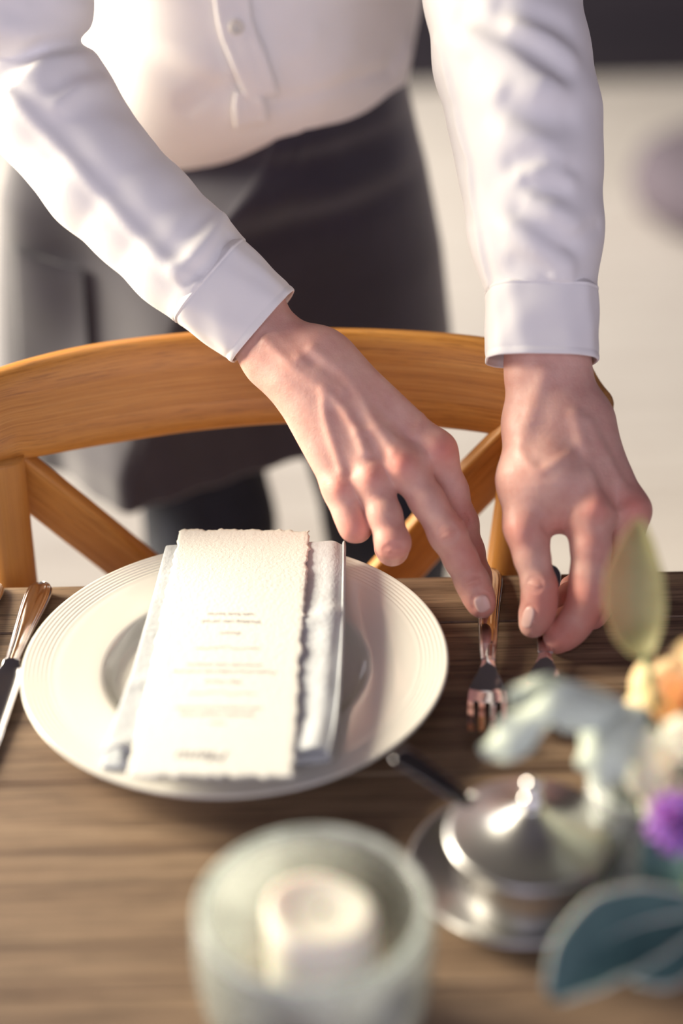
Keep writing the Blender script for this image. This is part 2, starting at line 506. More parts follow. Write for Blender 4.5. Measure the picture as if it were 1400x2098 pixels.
def wrinkles(F_, c, dx, dy, n, half, gap, amp=0.0008, w=0.0011, bow=4):
    """short creases across a knuckle: centre, direction across, number, half length, gap (pixels)"""
    ax, ay = dx / math.hypot(dx, dy), dy / math.hypot(dx, dy); bx, by = -ay, ax
    for i in range(n):
        o = (i - (n - 1) / 2) * gap; hl = half * (1 - 0.18 * abs(i - (n - 1) / 2)); bo = bow * (1 if o > 0 else -1)
        F_.stroke([(c[0] + bx * o - ax * hl, c[1] + by * o - ay * hl), (c[0] + bx * (o + bo * 1.0), c[1] + by * (o + bo)),
                   (c[0] + bx * o + ax * hl, c[1] + by * o + ay * hl)], -amp, w, 7)
wrinkles(HA, (918, 1092), 0.90, -0.42, 5, 21, 8)
wrinkles(HA, (968, 1190), 0.90, -0.42, 3, 20, 6)
wrinkles(HA, (951, 1066), 0.95, -0.25, 4, 14, 8)
wrinkles(HA, (806, 1124), 0.97, -0.2, 3, 22, 6, 0.0006)
wrinkles(HA, (822, 948), 0.9, -0.42, 4, 18, 7, 0.0005)
# grooves round the nail
def ellipse(c, d, a, b, n=24, t0=0, t1=360):
    ux, uy = d[0] / math.hypot(*d), d[1] / math.hypot(*d)
    out = []
    for t in np.linspace(radians(t0), radians(t1), n):
        u, v = a * cos(t), b * sin(t)
        out.append((c[0] + ux * u - uy * v, c[1] + uy * u + ux * v))
    return out
HA.stroke(ellipse((988, 1236), (0.40, 0.92), 22, 20, 14, 85, 275), -0.0007, 0.0012, 20)

# left hand: thumb and forefinger pinching the second fork
HB = Field()
HB.core.append(Chain(limb(dB, (1205, 860, 26, 17), (1212, 1050, -2, 13)) + limb(dB, (1165, 850, 20, 18), (1212, 1050, 4, 13)) +
                     limb(dB, (1190, 850, 32, 17), (1290, 1045, 12, 12.5)) + limb(dB, (1180, 860, 44, 16), (1285, 1060, 40, 12)) +
                     limb(dB, (1170, 870, 50, 15), (1260, 1070, 62, 11)), 0.012, 0.013))
HB.core.append(Chain(limb(dB, (1098, 870, 24, 19), (1082, 985, 12, 19), (1078, 1080, 3, 13.5)), 0.012, 0.016))
HB.core.append(Chain(limb(dB, (1130, 900, 20, 22), (1140, 990, 8, 21), (1146, 1045, 8, 13.5)), 0.012, 0.016))
HB.core.append(Chain(limb(dB, (1090, 600, 30, 24), (1098, 760, 28, 18.5), (1097, 860, 26, 20)), 0.012, 0.014))
HB.core.append(Chain(limb(dB, (1135, 600, 32, 25), (1146, 760, 30, 19.5), (1158, 860, 28, 19)), 0.012, 0.014))
HB.limbs.append(Chain(limb(dB, (1077, 1078, 4, 13.2), (1090, 1140, 0, 11.0), (1106, 1203, -3, 10.8), (1105, 1240, -2, 10.4), (1097, 1268, 0, 9.6), (1091, 1282, 1, 7.4)), 0.007, 0.009))
HB.limbs.append(Chain(limb(dB, (1212, 1055, -1, 13.0), (1211, 1120, -4, 12.2), (1209, 1180, -5, 11.9), (1206, 1222, -4, 12.2), (1189, 1262, 0, 10.6), (1169, 1289, 2, 9.9), (1147, 1306, 3, 8.8), (1137, 1315, 4, 7.2)), 0.007, 0.009))
HB.limbs.append(Chain(limb(dB, (1290, 1048, 12, 12.6), (1280, 1120, 18, 11.4), (1252, 1205, 18, 11.2), (1212, 1256, 20, 9.8), (1176, 1266, 20, 9.0), (1152, 1268, 19, 7.4)), 0.006, 0.011))
HB.limbs.append(Chain(limb(dB, (1286, 1062, 40, 12), (1285, 1140, 46, 10.6), (1262, 1205, 46, 10.2), (1208, 1212, 44, 9.2), (1170, 1222, 40, 9.0), (1156, 1232, 36, 7.5)), 0.006, 0.011))
HB.limbs.append(Chain(limb(dB, (1262, 1070, 62, 10.6), (1268, 1130, 66, 9.4), (1240, 1180, 64, 8.8), (1195, 1192, 58, 8.2), (1168, 1200, 54, 6.8)), 0.006, 0.010))
knob(HB, [(1222, 1042)], 2.4, 9); knob(HB, [(1300, 1036)], 2.6, 9); knob(HB, [(1068, 1090)], 1.6, 8); knob(HB, [(1208, 1212)], 1.2, 7)
knob(HB, [(1112, 1200)], 0.8, 6); knob(HB, [(1050, 880)], 1.5, 9)
HB.stroke([(1118, 760), (1092, 830), (1072, 900)], 0.0014, 0.006)
HB.stroke([(1180, 850), (1200, 920), (1222, 1000), (1226, 1035)], 0.0016, 0.005)
HB.stroke([(1205, 865), (1240, 930), (1280, 1005)], 0.0015, 0.005)
HB.stroke([(1065, 920), (1080, 945), (1105, 966), (1135, 950), (1170, 930)], 0.0010, 0.004)
HB.stroke([(1200, 930), (1232, 985), (1262, 1030)], -0.0018, 0.006)
HB.stroke([(1118, 870), (1150, 890), (1190, 940)], -0.0012, 0.009)
HB.stroke([(1115, 1075), (1128, 1092), (1142, 1098)], -0.0012, 0.003)
HB.stroke([(1150, 1092), (1158, 1070), (1166, 1050)], -0.0010, 0.003)
wrinkles(HB, (1096, 1198), 0.97, 0.2, 4, 18, 7)
wrinkles(HB, (1095, 858), 0.98, -0.15, 3, 30, 11, 0.0003, 0.0015)
HB.stroke(ellipse((1083, 1266), (-0.25, 0.97), 26, 14, 14, 85, 275), -0.0006, 0.0012, 20)

# torso, shoulders, neck, head and upper arms beneath the clothes (smooth, hidden by shirt and trousers)
shA, shB = pd(40, -560, 1.36), pd(960, -570, 1.40)
elA, elB = pd(75, 175, dA + 0.075), pd(1085, 200, dB + 0.055)
hip = pyy(470, 330, 0.430)
chest = pd(490, -480, 1.46)
BD = Field()
BD.core.append(Chain([cone(hip + (-0.05, 0.012, 0), chest + (-0.07, 0.03, 0), 0.060, 0.066), cone(hip + (0.05, 0.012, 0), chest + (0.07, 0.03, 0), 0.060, 0.066),
                      cone(shA + (0.02, 0, 0), shB + (-0.02, 0, 0), 0.048, 0.048), cone(chest, (shA + shB) / 2, 0.09, 0.07)], 0.05, 0.03))
mid = (shA + shB) / 2
neck = mid + np.array((0, -0.05, 0.09)); head = mid + np.array((0, -0.11, 0.21))
BD.core.append(Chain([cone(mid, neck, 0.056, 0.054), cone(head + (0, -0.02, -0.045), head + (0, 0.02, 0.03), 0.066, 0.084), cone(head + (0, -0.055, -0.075), head + (0, -0.02, -0.03), 0.034, 0.06),
                      cone(head + (0, -0.095, -0.035), head + (0, -0.080, 0.005), 0.015, 0.009), cone(head + (-0.03, -0.055, 0.012), head + (0.03, -0.055, 0.012), 0.02, 0.02),
                      cone(head + (-0.085, 0.01, -0.03), head + (-0.085, 0.015, 0.01), 0.014, 0.017), cone(head + (0.085, 0.01, -0.03), head + (0.085, 0.015, 0.01), 0.014, 0.017)], 0.02, 0.03))
BD.core.append(Chain([cone(shA, elA, 0.042, 0.026)], 0.03, 0.04))
BD.core.append(Chain([cone(elA, pd(355, 495, dA + 0.055), 0.026, 0.022)], 0.03, 0.03))
BD.core.append(Chain([cone(shB, elB, 0.050, 0.034), cone(elB, pd(1112, 600, dB + 0.033), 0.034, 0.030)], 0.03, 0.04))
legs = []
for sx in (-1, 1):
    kn = pyy(432 if sx < 0 else 800, 1075, 0.40)
    ft = np.array((hip[0] + sx * 0.125, hip[1], 0.06))
    legs += [cone(hip + (sx * 0.062, 0.012, -0.06), kn, 0.060, 0.048), cone(kn, ft + (0, 0.01, 0.02), 0.048, 0.036), cone(ft, ft + (0, -0.10, -0.02), 0.030, 0.022)]
BD.core.append(Chain(legs, 0.02, 0.04))

RK = 0.92
redA = [(822, 948, 26, .75), (905, 920, 26, .7), (762, 975, 22, .6), (697, 998, 20, .7), (988, 1245, 34, .6), (918, 1092, 24, .35), (950, 1065, 26, .5), (806, 1125, 34, .6),
        (727, 1085, 34, .65), (968, 1192, 22, .45), (960, 1140, 40, .4), (620, 660, 60, .2)]
redB = [(1224, 1042, 28, .7), (1302, 1036, 30, .75), (1068, 1090, 30, .5), (1120, 1240, 44, .75), (1105, 1200, 26, .4), (1150, 1305, 46, .75), (1205, 1225, 36, .55), (1160, 1220, 45, .7),
        (1230, 1270, 45, .7), (1150, 1085, 30, .4), (1215, 1120, 40, .35)]
def to_px(P):
    q = P - CAM; z = q @ DV
    return 700 + FPX * (q @ RV) / z, 1049 - FPX * (q @ UV_) / z
def redness(V, spots):
    x, y = to_px(V); r = np.zeros(len(V))
    for cx, cy, s, a in spots:
        s *= 1.25; r = np.maximum(r, RK * a * np.exp(-((x - cx) ** 2 + (y - cy) ** 2) / (s * s)))
    return r
import time as _t; _t0 = _t.time()
vA, fA = mesh_field(HA, 0.00085)
vB, fB = mesh_field(HB, 0.00085)
vC, fC = mesh_field(BD, 0.006)
print('hands', len(vA), len(vB), len(vC), _t.time() - _t0)
person = newmesh('person', np.concatenate([vA, vB, vC]), np.concatenate([fA, fB + len(vA), fC + len(vA) + len(vB)]), MAT['skin'])
atr = person.data.attributes.new('redness', 'FLOAT', 'POINT')
atr.data.foreach_set('value', np.concatenate([redness(vA, redA), redness(vB, redB), np.zeros(len(vC))]).astype(np.float32))
tag(person, 'waiter in white shirt and dark half apron leaning over a chair to lay forks', 'person')

def nail(F_, c, d, a, b, name='fingernail', lift=0.00055):
    """a domed plate lying on the fingertip; a along the finger, b across (pixels)"""
    ux, uy = d[0] / math.hypot(*d), d[1] / math.hypot(*d)
    n = 13; pix = []
    ss = np.linspace(-1, 1, n)
    for s in ss:
        for t in ss:
            # square -> rounded plate
            u = s * sqrt(max(0, 1 - 0.42 * t * t)); v = t * sqrt(max(0, 1 - 0.42 * s * s))
            pix.append((c[0] + ux * a * u - uy * b * v, c[1] + uy * a * u + ux * b * v))
    P = F_.surf(pix); Nn = F_.normal(P)
    S, T = np.meshgrid(ss, ss, indexing='ij'); e = np.maximum(np.abs(S), np.abs(T)).ravel()
    off = np.where(e > 0.99, -0.0005, lift)
    P = P + Nn * off[:, None]
    o = grid(name, P.reshape(n, n, 3), MAT['nail'], person)
    subsurf(o, 1); return o
nail(HA, (989, 1237), (0.40, 0.92), 19, 17.5)
nail(HB, (1082, 1266), (-0.25, 0.97), 24, 12.5)
# hair on the head
hv = []
HR = Field(); HR.core.append(Chain([cone(head + (0, 0.035, 0.0), head + (0, 0.0, 0.05), 0.083, 0.074), cone(head + (0, 0.05, -0.04), head + (0, 0.03, 0), 0.06, 0.08), cone(head + (-0.05, -0.03, 0.065), head + (0.05, -0.03, 0.065), 0.035, 0.035)], 0.02, 0.02))
vH, fH = mesh_field(HR, 0.006)
newmesh('hair', vH, fH, MAT['hair'], person)
# ------------------------------------------------------------------ the waiter: clothes
from mathutils.bvhtree import BVHTree
def bvh_of(o):
    me = o.data
    return BVHTree.FromPolygons([v.co.copy() for v in me.vertices], [tuple(p.vertices) for p in me.polygons])
def hit(t, px, py):
    r = ray(px, py); r = r / np.linalg.norm(r)
    h = t.ray_cast(Vector(CAM), Vector(r))
    return (np.array(h[0]), np.array(h[1])) if h[0] is not None else None

SH = Field()
def S(*a): return limb(*a)
# body of the shirt, bloused over the apron band
SH.core.append(Chain([cone(pd(325, 165, 1.475), pd(280, -460, 1.47), 0.086, 0.105), cone(pd(635, 130, 1.475), pd(700, -460, 1.48), 0.086, 0.105),
                      cone(pd(400, 120, 1.425), pd(430, -300, 1.40), 0.092, 0.10), cone(pd(560, 95, 1.425), pd(580, -300, 1.40), 0.092, 0.10),
                      cone(shA + (0.02, 0, 0), shB + (-0.02, 0, 0), 0.062, 0.062)], 0.04, 0.03))
SH.core.append(Chain([cone(pd(230, 200, 1.44), pd(400, 205, 1.405), 0.022, 0.023), cone(pd(400, 205, 1.405), pd(500, 192, 1.40), 0.023, 0.022), cone(pd(500, 192, 1.40), pd(620, 155, 1.402), 0.022, 0.020),
                      cone(pd(620, 155, 1.402), pd(790, 100, 1.44), 0.020, 0.016)], 0.012, 0.022))
SH.core.append(Chain([cone(pd(400, 225, 1.42), pd(560, 200, 1.42), 0.014, 0.014), cone(pd(560, 200, 1.42), pd(700, 160, 1.435), 0.014, 0.012)], 0.01, 0.006))
# right sleeve
fa = dA + 0.052
SH.limbs.append(Chain([cone(shA, pd(36, -120, dA + 0.075), 0.068, 0.055), cone(pd(36, -120, dA + 0.075), pd(40, 8, dA + 0.045), 0.055, 0.0515)], 0.02, 0.05))
SH.limbs.append(Chain([cone(pd(58, 150, dA + 0.068), pd(105, 222, fa + 0.006), 0.047, 0.0465), cone(pd(105, 222, fa + 0.006), pd(208, 362, fa + 0.003), 0.0465, 0.0425),
                       cone(pd(208, 362, fa + 0.003), pd(290, 440, fa), 0.0425, 0.0405), cone(pd(290, 440, fa), pd(372, 522, fa - 0.004), 0.0405, 0.0395), cone(pd(372, 522, fa - 0.004), pd(424, 569, fa - 0.008), 0.0395, 0.0378)], 0.006, 0.01))
# left sleeve
fb = dB + 0.034
SH.limbs.append(Chain([cone(shB, pd(1028, -20, dB + 0.072), 0.070, 0.053), cone(pd(1028, -20, dB + 0.072), pd(1049, 120, dB + 0.058), 0.053, 0.0525), cone(pd(1049, 120, dB + 0.058), pd(1076, 240, dB + 0.046), 0.0525, 0.0505),
                       cone(pd(1076, 240, dB + 0.046), pd(1087, 340, dB + 0.040), 0.0505, 0.047), cone(pd(1087, 340, dB + 0.040), pd(1098, 470, fb), 0.047, 0.0440), cone(pd(1098, 470, fb), pd(1110, 594, fb), 0.0440, 0.0378)], 0.012, 0.03))
def st(pix, amp, w, n=None): SH.stroke(pix, amp / 1000.0, w / 1000.0, n)
# right sleeve: pressed creases along the forearm, folds at elbow and cuff
st([(15, 190), (110, 290), (205, 395), (300, 500), (388, 588)], 2.8, 6, 48)
st([(36, 186), (136, 286), (234, 392), (328, 492), (402, 570)], -2.2, 9, 48)
st([(365, 548), (400, 520), (435, 480), (455, 445)], 4.2, 6.5)
st([(388, 578), (420, 552), (450, 520), (476, 492)], -3.2, 5)
st([(385, 560), (400, 572)], 2.4, 5)
st([(405, 580), (440, 555), (478, 505)], 1.6, 4)
st([(430, 440), (400, 470), (360, 500)], -1.8, 8)
st([(190, 78), (150, 92), (90, 96), (40, 130), (0, 162)], -5.5, 7)
st([(200, 100), (150, 108), (95, 118), (40, 150)], 2.2, 8)
st([(208, 140), (190, 150), (160, 150), (120, 175)], -3.0, 8)
st([(215, 160), (180, 168), (140, 190), (125, 210)], 2.2, 8)
st([(245, 220), (200, 215), (150, 235)], -2.0, 10)
st([(0, 60), (60, 65), (95, 85)], 2.5, 9)
st([(60, -20), (110, 30), (180, 60)], -2.4, 9)
st([(10, 20), (60, 40), (90, 75)], -2.0, 9)
# left sleeve: soft diagonal drapes on the far side
for pts, a, w in (([(1030, 15), (1090, 30), (1150, 55)], -2.6, 9), ([(950, 25), (1040, 70), (1110, 115), (1150, 150)], -3.0, 10), ([(960, 80), (1040, 115), (1110, 165)], 2.4, 11),
                  ([(1055, 55), (1120, 80), (1165, 115)], 2.4, 9), ([(1050, 200), (1110, 240), (1160, 245)], -2.6, 10), ([(1030, 185), (1090, 195), (1140, 180)], 2.2, 10),
                  ([(1040, 270), (1100, 290), (1150, 330)], 2.2, 9), ([(1055, 335), (1100, 325), (1160, 345)], -2.4, 8), ([(1070, 360), (1120, 345), (1165, 365)], 2.4, 7),
                  ([(1080, 375), (1110, 395), (1150, 395)], -1.8, 7), ([(1068, 432), (1110, 460), (1165, 500)], -2.8, 9), ([(1090, 410), (1130, 430), (1175, 465)], 2.2, 9), ([(1050, 470), (1110, 510), (1155, 545)], 2.6, 10),
                  ([(1170, 500), (1200, 480), (1225, 465)], -1.6, 7), ([(1060, 540), (1110, 555), (1140, 590)], -1.6, 8), ([(1160, 600), (1165, 560), (1160, 520)], 1.2, 5), ([(1135, 600), (1138, 570)], 1.0, 4),
                  ([(900, 110), (960, 135)], -1.2, 7), ([(925, 215), (985, 240)], -1.2, 7), ([(945, 330), (1010, 370)], -1.2, 8), ([(965, 450), (1020, 490)], -1.2, 8)):
    st(pts, a * 1.35, w)
st([(890, 80), (912, 150), (932, 240), (955, 330), (968, 430), (985, 520), (1004, 590)], 1.3, 3.0, 40)
st([(905, 80), (926, 150), (945, 240), (967, 330), (980, 430), (996, 520), (1014, 590)], -0.9, 3.5, 40)
# shirt front
st([(215, 65), (300, 110), (390, 160), (470, 182)], -3.0, 13)
st([(205, 40), (300, 78), (400, 130), (455, 150)], 3.0, 14)
st([(385, 215), (430, 190), (470, 180)], -2.5, 8)
st([(465, 95), (480, 150), (500, 195)], -2.5, 8)
st([(580, 190), (600, 130), (605, 60)], -2.5, 12)
st([(600, 55), (640, 75), (610, 110)], 2.2, 10)
st([(660, 190), (690, 150), (720, 90)], 1.8, 14)
st([(575, 210), (650, 190), (740, 160), (800, 145)], -3.0, 6)
st([(850, 30), (840, 75), (805, 120)], -2.4, 10)
CA0, CA1 = pd(429, 574, dA + 0.043), pd(540, 671, dA + 0.045)
CB0, CB1 = pd(1110, 597, fb), pd(1109, 742, dB + 0.030)
for c_, d_ in ((CA0, CA1), (CB0, CB1)):
    ax_ = (d_ - c_) / np.linalg.norm(d_ - c_); SH.clips.append((c_ + ax_ * 0.0016, ax_, 0.10))
_t0 = _t.time()
vS, fS = mesh_field(SH, 0.0020, lo=np.array((-9, -9, 0.88)), hi=np.array((9, 9, (shA[2] + 0.06))))
print('shirt', len(vS), _t.time() - _t0)
shirt = newmesh('shirt', vS, fS, MAT['shirt'], person)
shirt['label'] = 'white long-sleeved shirt bloused over the apron band'

def cuff(c0, c1, hw0, hw1, hd0, hd1, name='cuff'):
    ax = (c1 - c0) / np.linalg.norm(c1 - c0)
    side = np.cross(ax, DV); side /= np.linalg.norm(side); nrm = np.cross(side, ax)
    n = 72; rows = []
    prof = [(-0.10, -0.004), (-0.03, -0.0014), (0.0, 0.0010), (0.02, 0.0012), (0.035, 0.0002), (0.05, 0.0008)] + [(t, 0.0008) for t in np.linspace(0.1, 0.86, 10)] + [(0.89, 0.0002), (0.92, 0.0008), (0.97, 0.0009), (1.0, 0.0005)]
    for t, o in prof:
        c = c0 + (c1 - c0) * t; hw = hw0 + (hw1 - hw0) * t + o; hd = hd0 + (hd1 - hd0) * t + o
        row = []
        for k in range(n):
            a = 2 * pi * k / n
            e = 3.0
            x = math.copysign(abs(cos(a)) ** (2 / e), cos(a)); y = math.copysign(abs(sin(a)) ** (2 / e), sin(a))
            wv = 0.0004 * sin(5 * a + 9 * t) + 0.0003 * sin(11 * a - 4 * t)
            row.append(c + side * (hw + wv) * x + nrm * (hd + wv) * y)
        rows.append(row)
    o = grid(name, np.array(rows), MAT['shirt'], shirt, closed_v=True)
    recalc(o); solid(o, 0.0016, -1.0); subsurf(o, 1)
    return o
k = dA / FPX; kb = (dB + 0.03) / FPX
cuff(CA0, CA1, 111 * k, 99 * k, 0.0345, 0.0310)
cuff(CB0, CB1, 112 * kb, 112.5 * kb, 0.0355, 0.0315)

# button band with its turned-up fold, and button
def strip(name, left, right, mat, parent, F_, lift=0.0016, thick=0.0016, nu=26, nv=9, edge=0.0006, wob=None):
    l, r = catmull(left, nu), catmull(right, nu)
    pix = np.array([l * (1 - t) + r * t for t in np.linspace(0, 1, nv)]).transpose(1, 0, 2).reshape(-1, 2)
    P = F_.surf(pix, strokes=True); Nn = F_.normal(P)
    e = np.tile(np.where((np.arange(nv) == 1) | (np.arange(nv) == nv - 2), edge, 0), nu)
    P = P + Nn * (lift + e)[:, None]
    o = grid(name, P.reshape(nu, nv, 3), mat, parent); solid(o, thick, 0.0); subsurf(o, 1); return o
plk = strip('placket', [(425, -160), (438, 0), (452, 75), (472, 128), (505, 207)], [(500, -160), (513, 0), (520, 50), (545, 112), (570, 186)], MAT['shirt'], shirt, SH, 0.0042, 0.0036, edge=0.0012)
strip('placket_fold', [(480, 180), (476, 215), (480, 255)], [(538, 195), (545, 215), (547, 240)], MAT['shirt'], shirt, SH, 0.0044, 0.0040, 12, 9, edge=0.0014)
bp = SH.surf([(485, 57)], strokes=True); bn = SH.normal(bp)[0]; bp = bp[0] + bn * 0.0068
rb = m_px(15.5, bp)
but = lathe('button', [(0, 0.0006), (rb * 0.45, 0.0005), (rb * 0.58, 0.0011), (rb * 0.8, 0.0022), (rb * 0.95, 0.0018), (rb, 0.0006), (rb * 0.9, -0.0008), (0, -0.001)], MAT['button'], shirt, n=40)
but.matrix_world = Matrix.Translation(Vector(bp)) @ Vector(bn).to_track_quat('Z', 'Y').to_matrix().to_4x4()
but['label'] = 'small pearly shirt button'
for sx in (-1, 1):
    for sy in (-1, 1):
        h_ = lathe('thread', [(0, 0.0011), (rb * 0.09, 0.0009), (rb * 0.1, 0.0003)], MAT['linen'], but, loc=(sx * rb * 0.2, sy * rb * 0.2, 0), n=10)

# half apron wrapped round the hips
YC = 0.437
ap_py = [0, 150, 300, 400, 600, 800, 1000, 1200]
ap_l = [150, 100, 32, 9, 3, 2, 26, 40]
ap_r = [815, 826, 853, 874, 905, 922, 925, 925]
zs = np.linspace(1.035, 0.612, 64)
ring = [(-1, 0.05), (-0.93, -0.40), (-0.70, -0.72), 'R', (0.30, -0.98), (0.62, -0.86), (0.90, -0.50), (1, 0.0), (0.86, 0.55), (0.45, 0.92), (0, 1.0), (-0.45, 0.92), (-0.86, 0.6)]
rows = []
for z in zs:
    x_, y_ = to_px(np.array([[0, YC, z]])); y_ = float(y_[0])
    xl = pyy(np.interp(y_, ap_py, ap_l), y_, YC)[0]; xr = pyy(np.interp(y_, ap_py, ap_r), y_, YC)[0]
    cx, a = (xl + xr) / 2, (xr - xl) / 2
    b = np.interp(z, [0.61, 0.80, 0.90, 1.03], [0.135, 0.122, 0.118, 0.098])
    yr = to_px(np.array([[0, YC - b * 1.1, z]]))[1][0]
    xrid = pyy(np.interp(yr, [250, 390, 560, 1020], [590, 548, 420, 272]), yr, YC - b)[0]
    sr = (xrid - cx) / a; dr = 1.0 + 0.10 * np.clip((yr - 300) / 500, 0, 1)
    pts = []
    for q in ring:
        if q == 'R': pts += [(sr - 0.10, -dr + 0.07), (sr, -dr), (sr + 0.10, -dr + 0.012)]
        else:
            s_, t_ = q
            if s_ == -0.70: s_ = -0.93 + (sr + 0.93) * 0.45; t_ = -0.66
            if s_ == 0.30: s_ = sr + (0.62 - sr) * 0.5
            pts.append((s_, t_))
    c = catmull(np.array(pts), 176, True)
    rows.append(np.stack([cx + a * c[:, 0], YC + b * c[:, 1], np.full(len(c), z)], 1))
P = np.array(rows)
# drapes: horizontal pulls below the band, small vertical ripples at the hem
ang = np.arctan2(P[..., 1] - YC, P[..., 0] - P[..., 0].mean())
Z = P[..., 2]; f = (ang < 0).astype(float) * np.clip(-np.sin(ang) * 1.6, 0, 1)
X = P[..., 0]
disp = f * (0.0035 * np.exp(-((Z - (0.945 + 0.10 * (X + 0.1) ** 2 + 0.05 * X)) / 0.010) ** 2) - 0.004 * np.exp(-((Z - (0.925 + 0.06 * X)) / 0.012) ** 2)
            + 0.004 * np.exp(-((Z - (0.893 + 0.05 * X)) / 0.016) ** 2) - 0.0035 * np.exp(-((Z - (0.868 + 0.14 * X)) / 0.014) ** 2)
            + 0.0022 * np.sin(X * 60 + Z * 22) * np.exp(-((Z - 0.80) / 0.10) ** 2)
            + 0.0025 * np.sin(X * 150 + 8 * Z) * np.clip((0.68 - Z) / 0.07, 0, 1))
P[..., 1] -= disp
hx = [pyy(40, 960, 0.40)[0], pyy(272, 1020, 0.31)[0], pyy(610, 940, 0.32)[0], pyy(925, 900, 0.43)[0]]
hem = np.interp(P[..., 0], hx, [0.645, 0.634, 0.672, 0.690])
P[..., 2] = hem + (P[..., 2] - 0.612) / (1.035 - 0.612) * (1.035 - hem)
P[:1] *= 1.0
apron = grid('apron', P, MAT['apron'], person, closed_v=True)
recalc(apron); solid(apron, 0.0022, -1.0); subsurf(apron, 1)
apron['label'] = 'slate grey half apron with a stitched pocket'
tA = bvh_of(apron)
def on_apron(x, y, lift):
    h = hit(tA, x, y)
    if h is None: return pyy(x, y, YC - 0.1)
    n_ = h[1] if np.dot(h[1], DV) < 0 else -h[1]
    return h[0] + n_ * lift
tl, tr, br, bl = np.array((33, 505.)), np.array((173, 552.)), np.array((188, 735.)), np.array((42, 760.))
U = np.linspace(0, 1, 14)
pk = np.array([[on_apron(*((tl * (1 - u) + tr * u) * (1 - v) + (bl * (1 - u) + br * u) * v), 0.0028) for u in U] for v in U])
pocket = grid('pocket', pk, MAT['apron'], apron); solid(pocket, 0.002, 0); subsurf(pocket, 1)
for pa, pb in ((tl, tr), (tr, br)):
    q = np.array([on_apron(*(pa * (1 - t) + pb * t + (0, 5 * math.sin(pi * t) * (pa is tl))), 0.0040) for t in np.linspace(0, 1, 16)])
    tube('seam', q, 0.0016, MAT['apron_seam'], pocket, n=8)
q = np.array([on_apron(*((tl + (3, 26)) * (1 - t) + (tr + (-4, 26)) * t), 0.0036) for t in np.linspace(0, 1, 16)])
tube('stitching', q, 0.0006, MAT['apron_seam'], pocket, n=6)
# waist band of the apron
bi = [i for i, z in enumerate(zs) if z > 0.985]

# trousers and shoes
TR = Field(); tl_ = []
for sx, pc in ((-1, 432), (1, 800)):
    kn = pyy(pc, 1075, 0.40); ft = np.array((hip[0] + sx * 0.125, hip[1] + 0.0, 0.05))
    tl_ += [cone(hip + (sx * 0.068, 0.012, -0.05), kn, 0.070, 0.060), cone(kn, ft + (0, 0.01, 0.03), 0.060, 0.050)]
TR.core.append(Chain(tl_, 0.02, 0.04))
TR.core.append(Chain([cone(hip + (-0.055, 0.012, 0.04), hip + (0.055, 0.012, 0.02), 0.068, 0.068)], 0.02, 0.03))
vT, fT = mesh_field(TR, 0.005)
tro = newmesh('trousers', vT, fT, MAT['denim'], person); tro['label'] = 'dark navy denim trousers'
for sx in (-1, 1):
    f_ = np.array((hip[0] + sx * 0.125, hip[1] + 0.0, 0.0))
    sf = Field(); sf.core.append(Chain([cone(f_ + (0, 0.03, 0.042), f_ + (0, -0.06, 0.036), 0.040, 0.036), cone(f_ + (0, -0.06, 0.036), f_ + (0, -0.16, 0.030), 0.042, 0.028), cone(f_ + (0, 0.03, 0.05), f_ + (0, 0.02, 0.09), 0.044, 0.044)], 0.02, 0.02))
    v_, g_ = mesh_field(sf, 0.005, lo=np.array((-9, -9, 0.003)))
    newmesh('shoe', v_, g_, MAT['shoe'], person)
# ------------------------------------------------------------------ the room
def struct(o): o['kind'] = 'structure'; return o
def boards(name, x0, x1, ys, z0, z1, mat, parent=None, gap=0.0008, bev=0.0012):
    """boards running along x, laid side by side, one mesh"""
    bm = bmesh.new(); uvl = bm.loops.layers.uv.new('UVMap')
    for i in range(len(ys) - 1):
        a, b = ys[i] + gap / 2, ys[i + 1] - gap / 2
        off = random.uniform(0, 9); ov = random.uniform(0, 3)
        prof = [(a, z0), (b, z0), (b, z1 - bev), (b - bev, z1), (a + bev, z1), (a, z1 - bev)]
        vs = [[bm.verts.new((x, y, z)) for y, z in prof] for x in (x0, x1)]
        n = len(prof)
        fs = [bm.faces.new((vs[0][k], vs[0][(k + 1) % n], vs[1][(k + 1) % n], vs[1][k])) for k in range(n)]
        fs += [bm.faces.new(vs[0][::-1]), bm.faces.new(vs[1])]
        for f in fs:
            for l in f.loops:
                c = l.vert.co; l[uvl].uv = (c.x + off, c.y + (z1 - c.z) + ov)
    bmesh.ops.recalc_face_normals(bm, faces=bm.faces)
    me = bpy.data.meshes.new(name); bm.to_mesh(me); bm.free()
    o = bpy.data.objects.new(name, me); COL.objects.link(o); me.materials.append(mat)
    if parent: o.parent = parent
    return o
XL, XR, YB, YF = -2.0, 2.6, 3.56, -2.2
struct(boards('floor', XL, XR, list(np.arange(YF, YB + 0.16, 0.15)), -0.03, 0.0, MAT['floor'], gap=0.002))
struct(box('wall_back', (XL - 0.1, YB, 0), (XR, YB + 0.1, 2.8), MAT['dark_wall']))
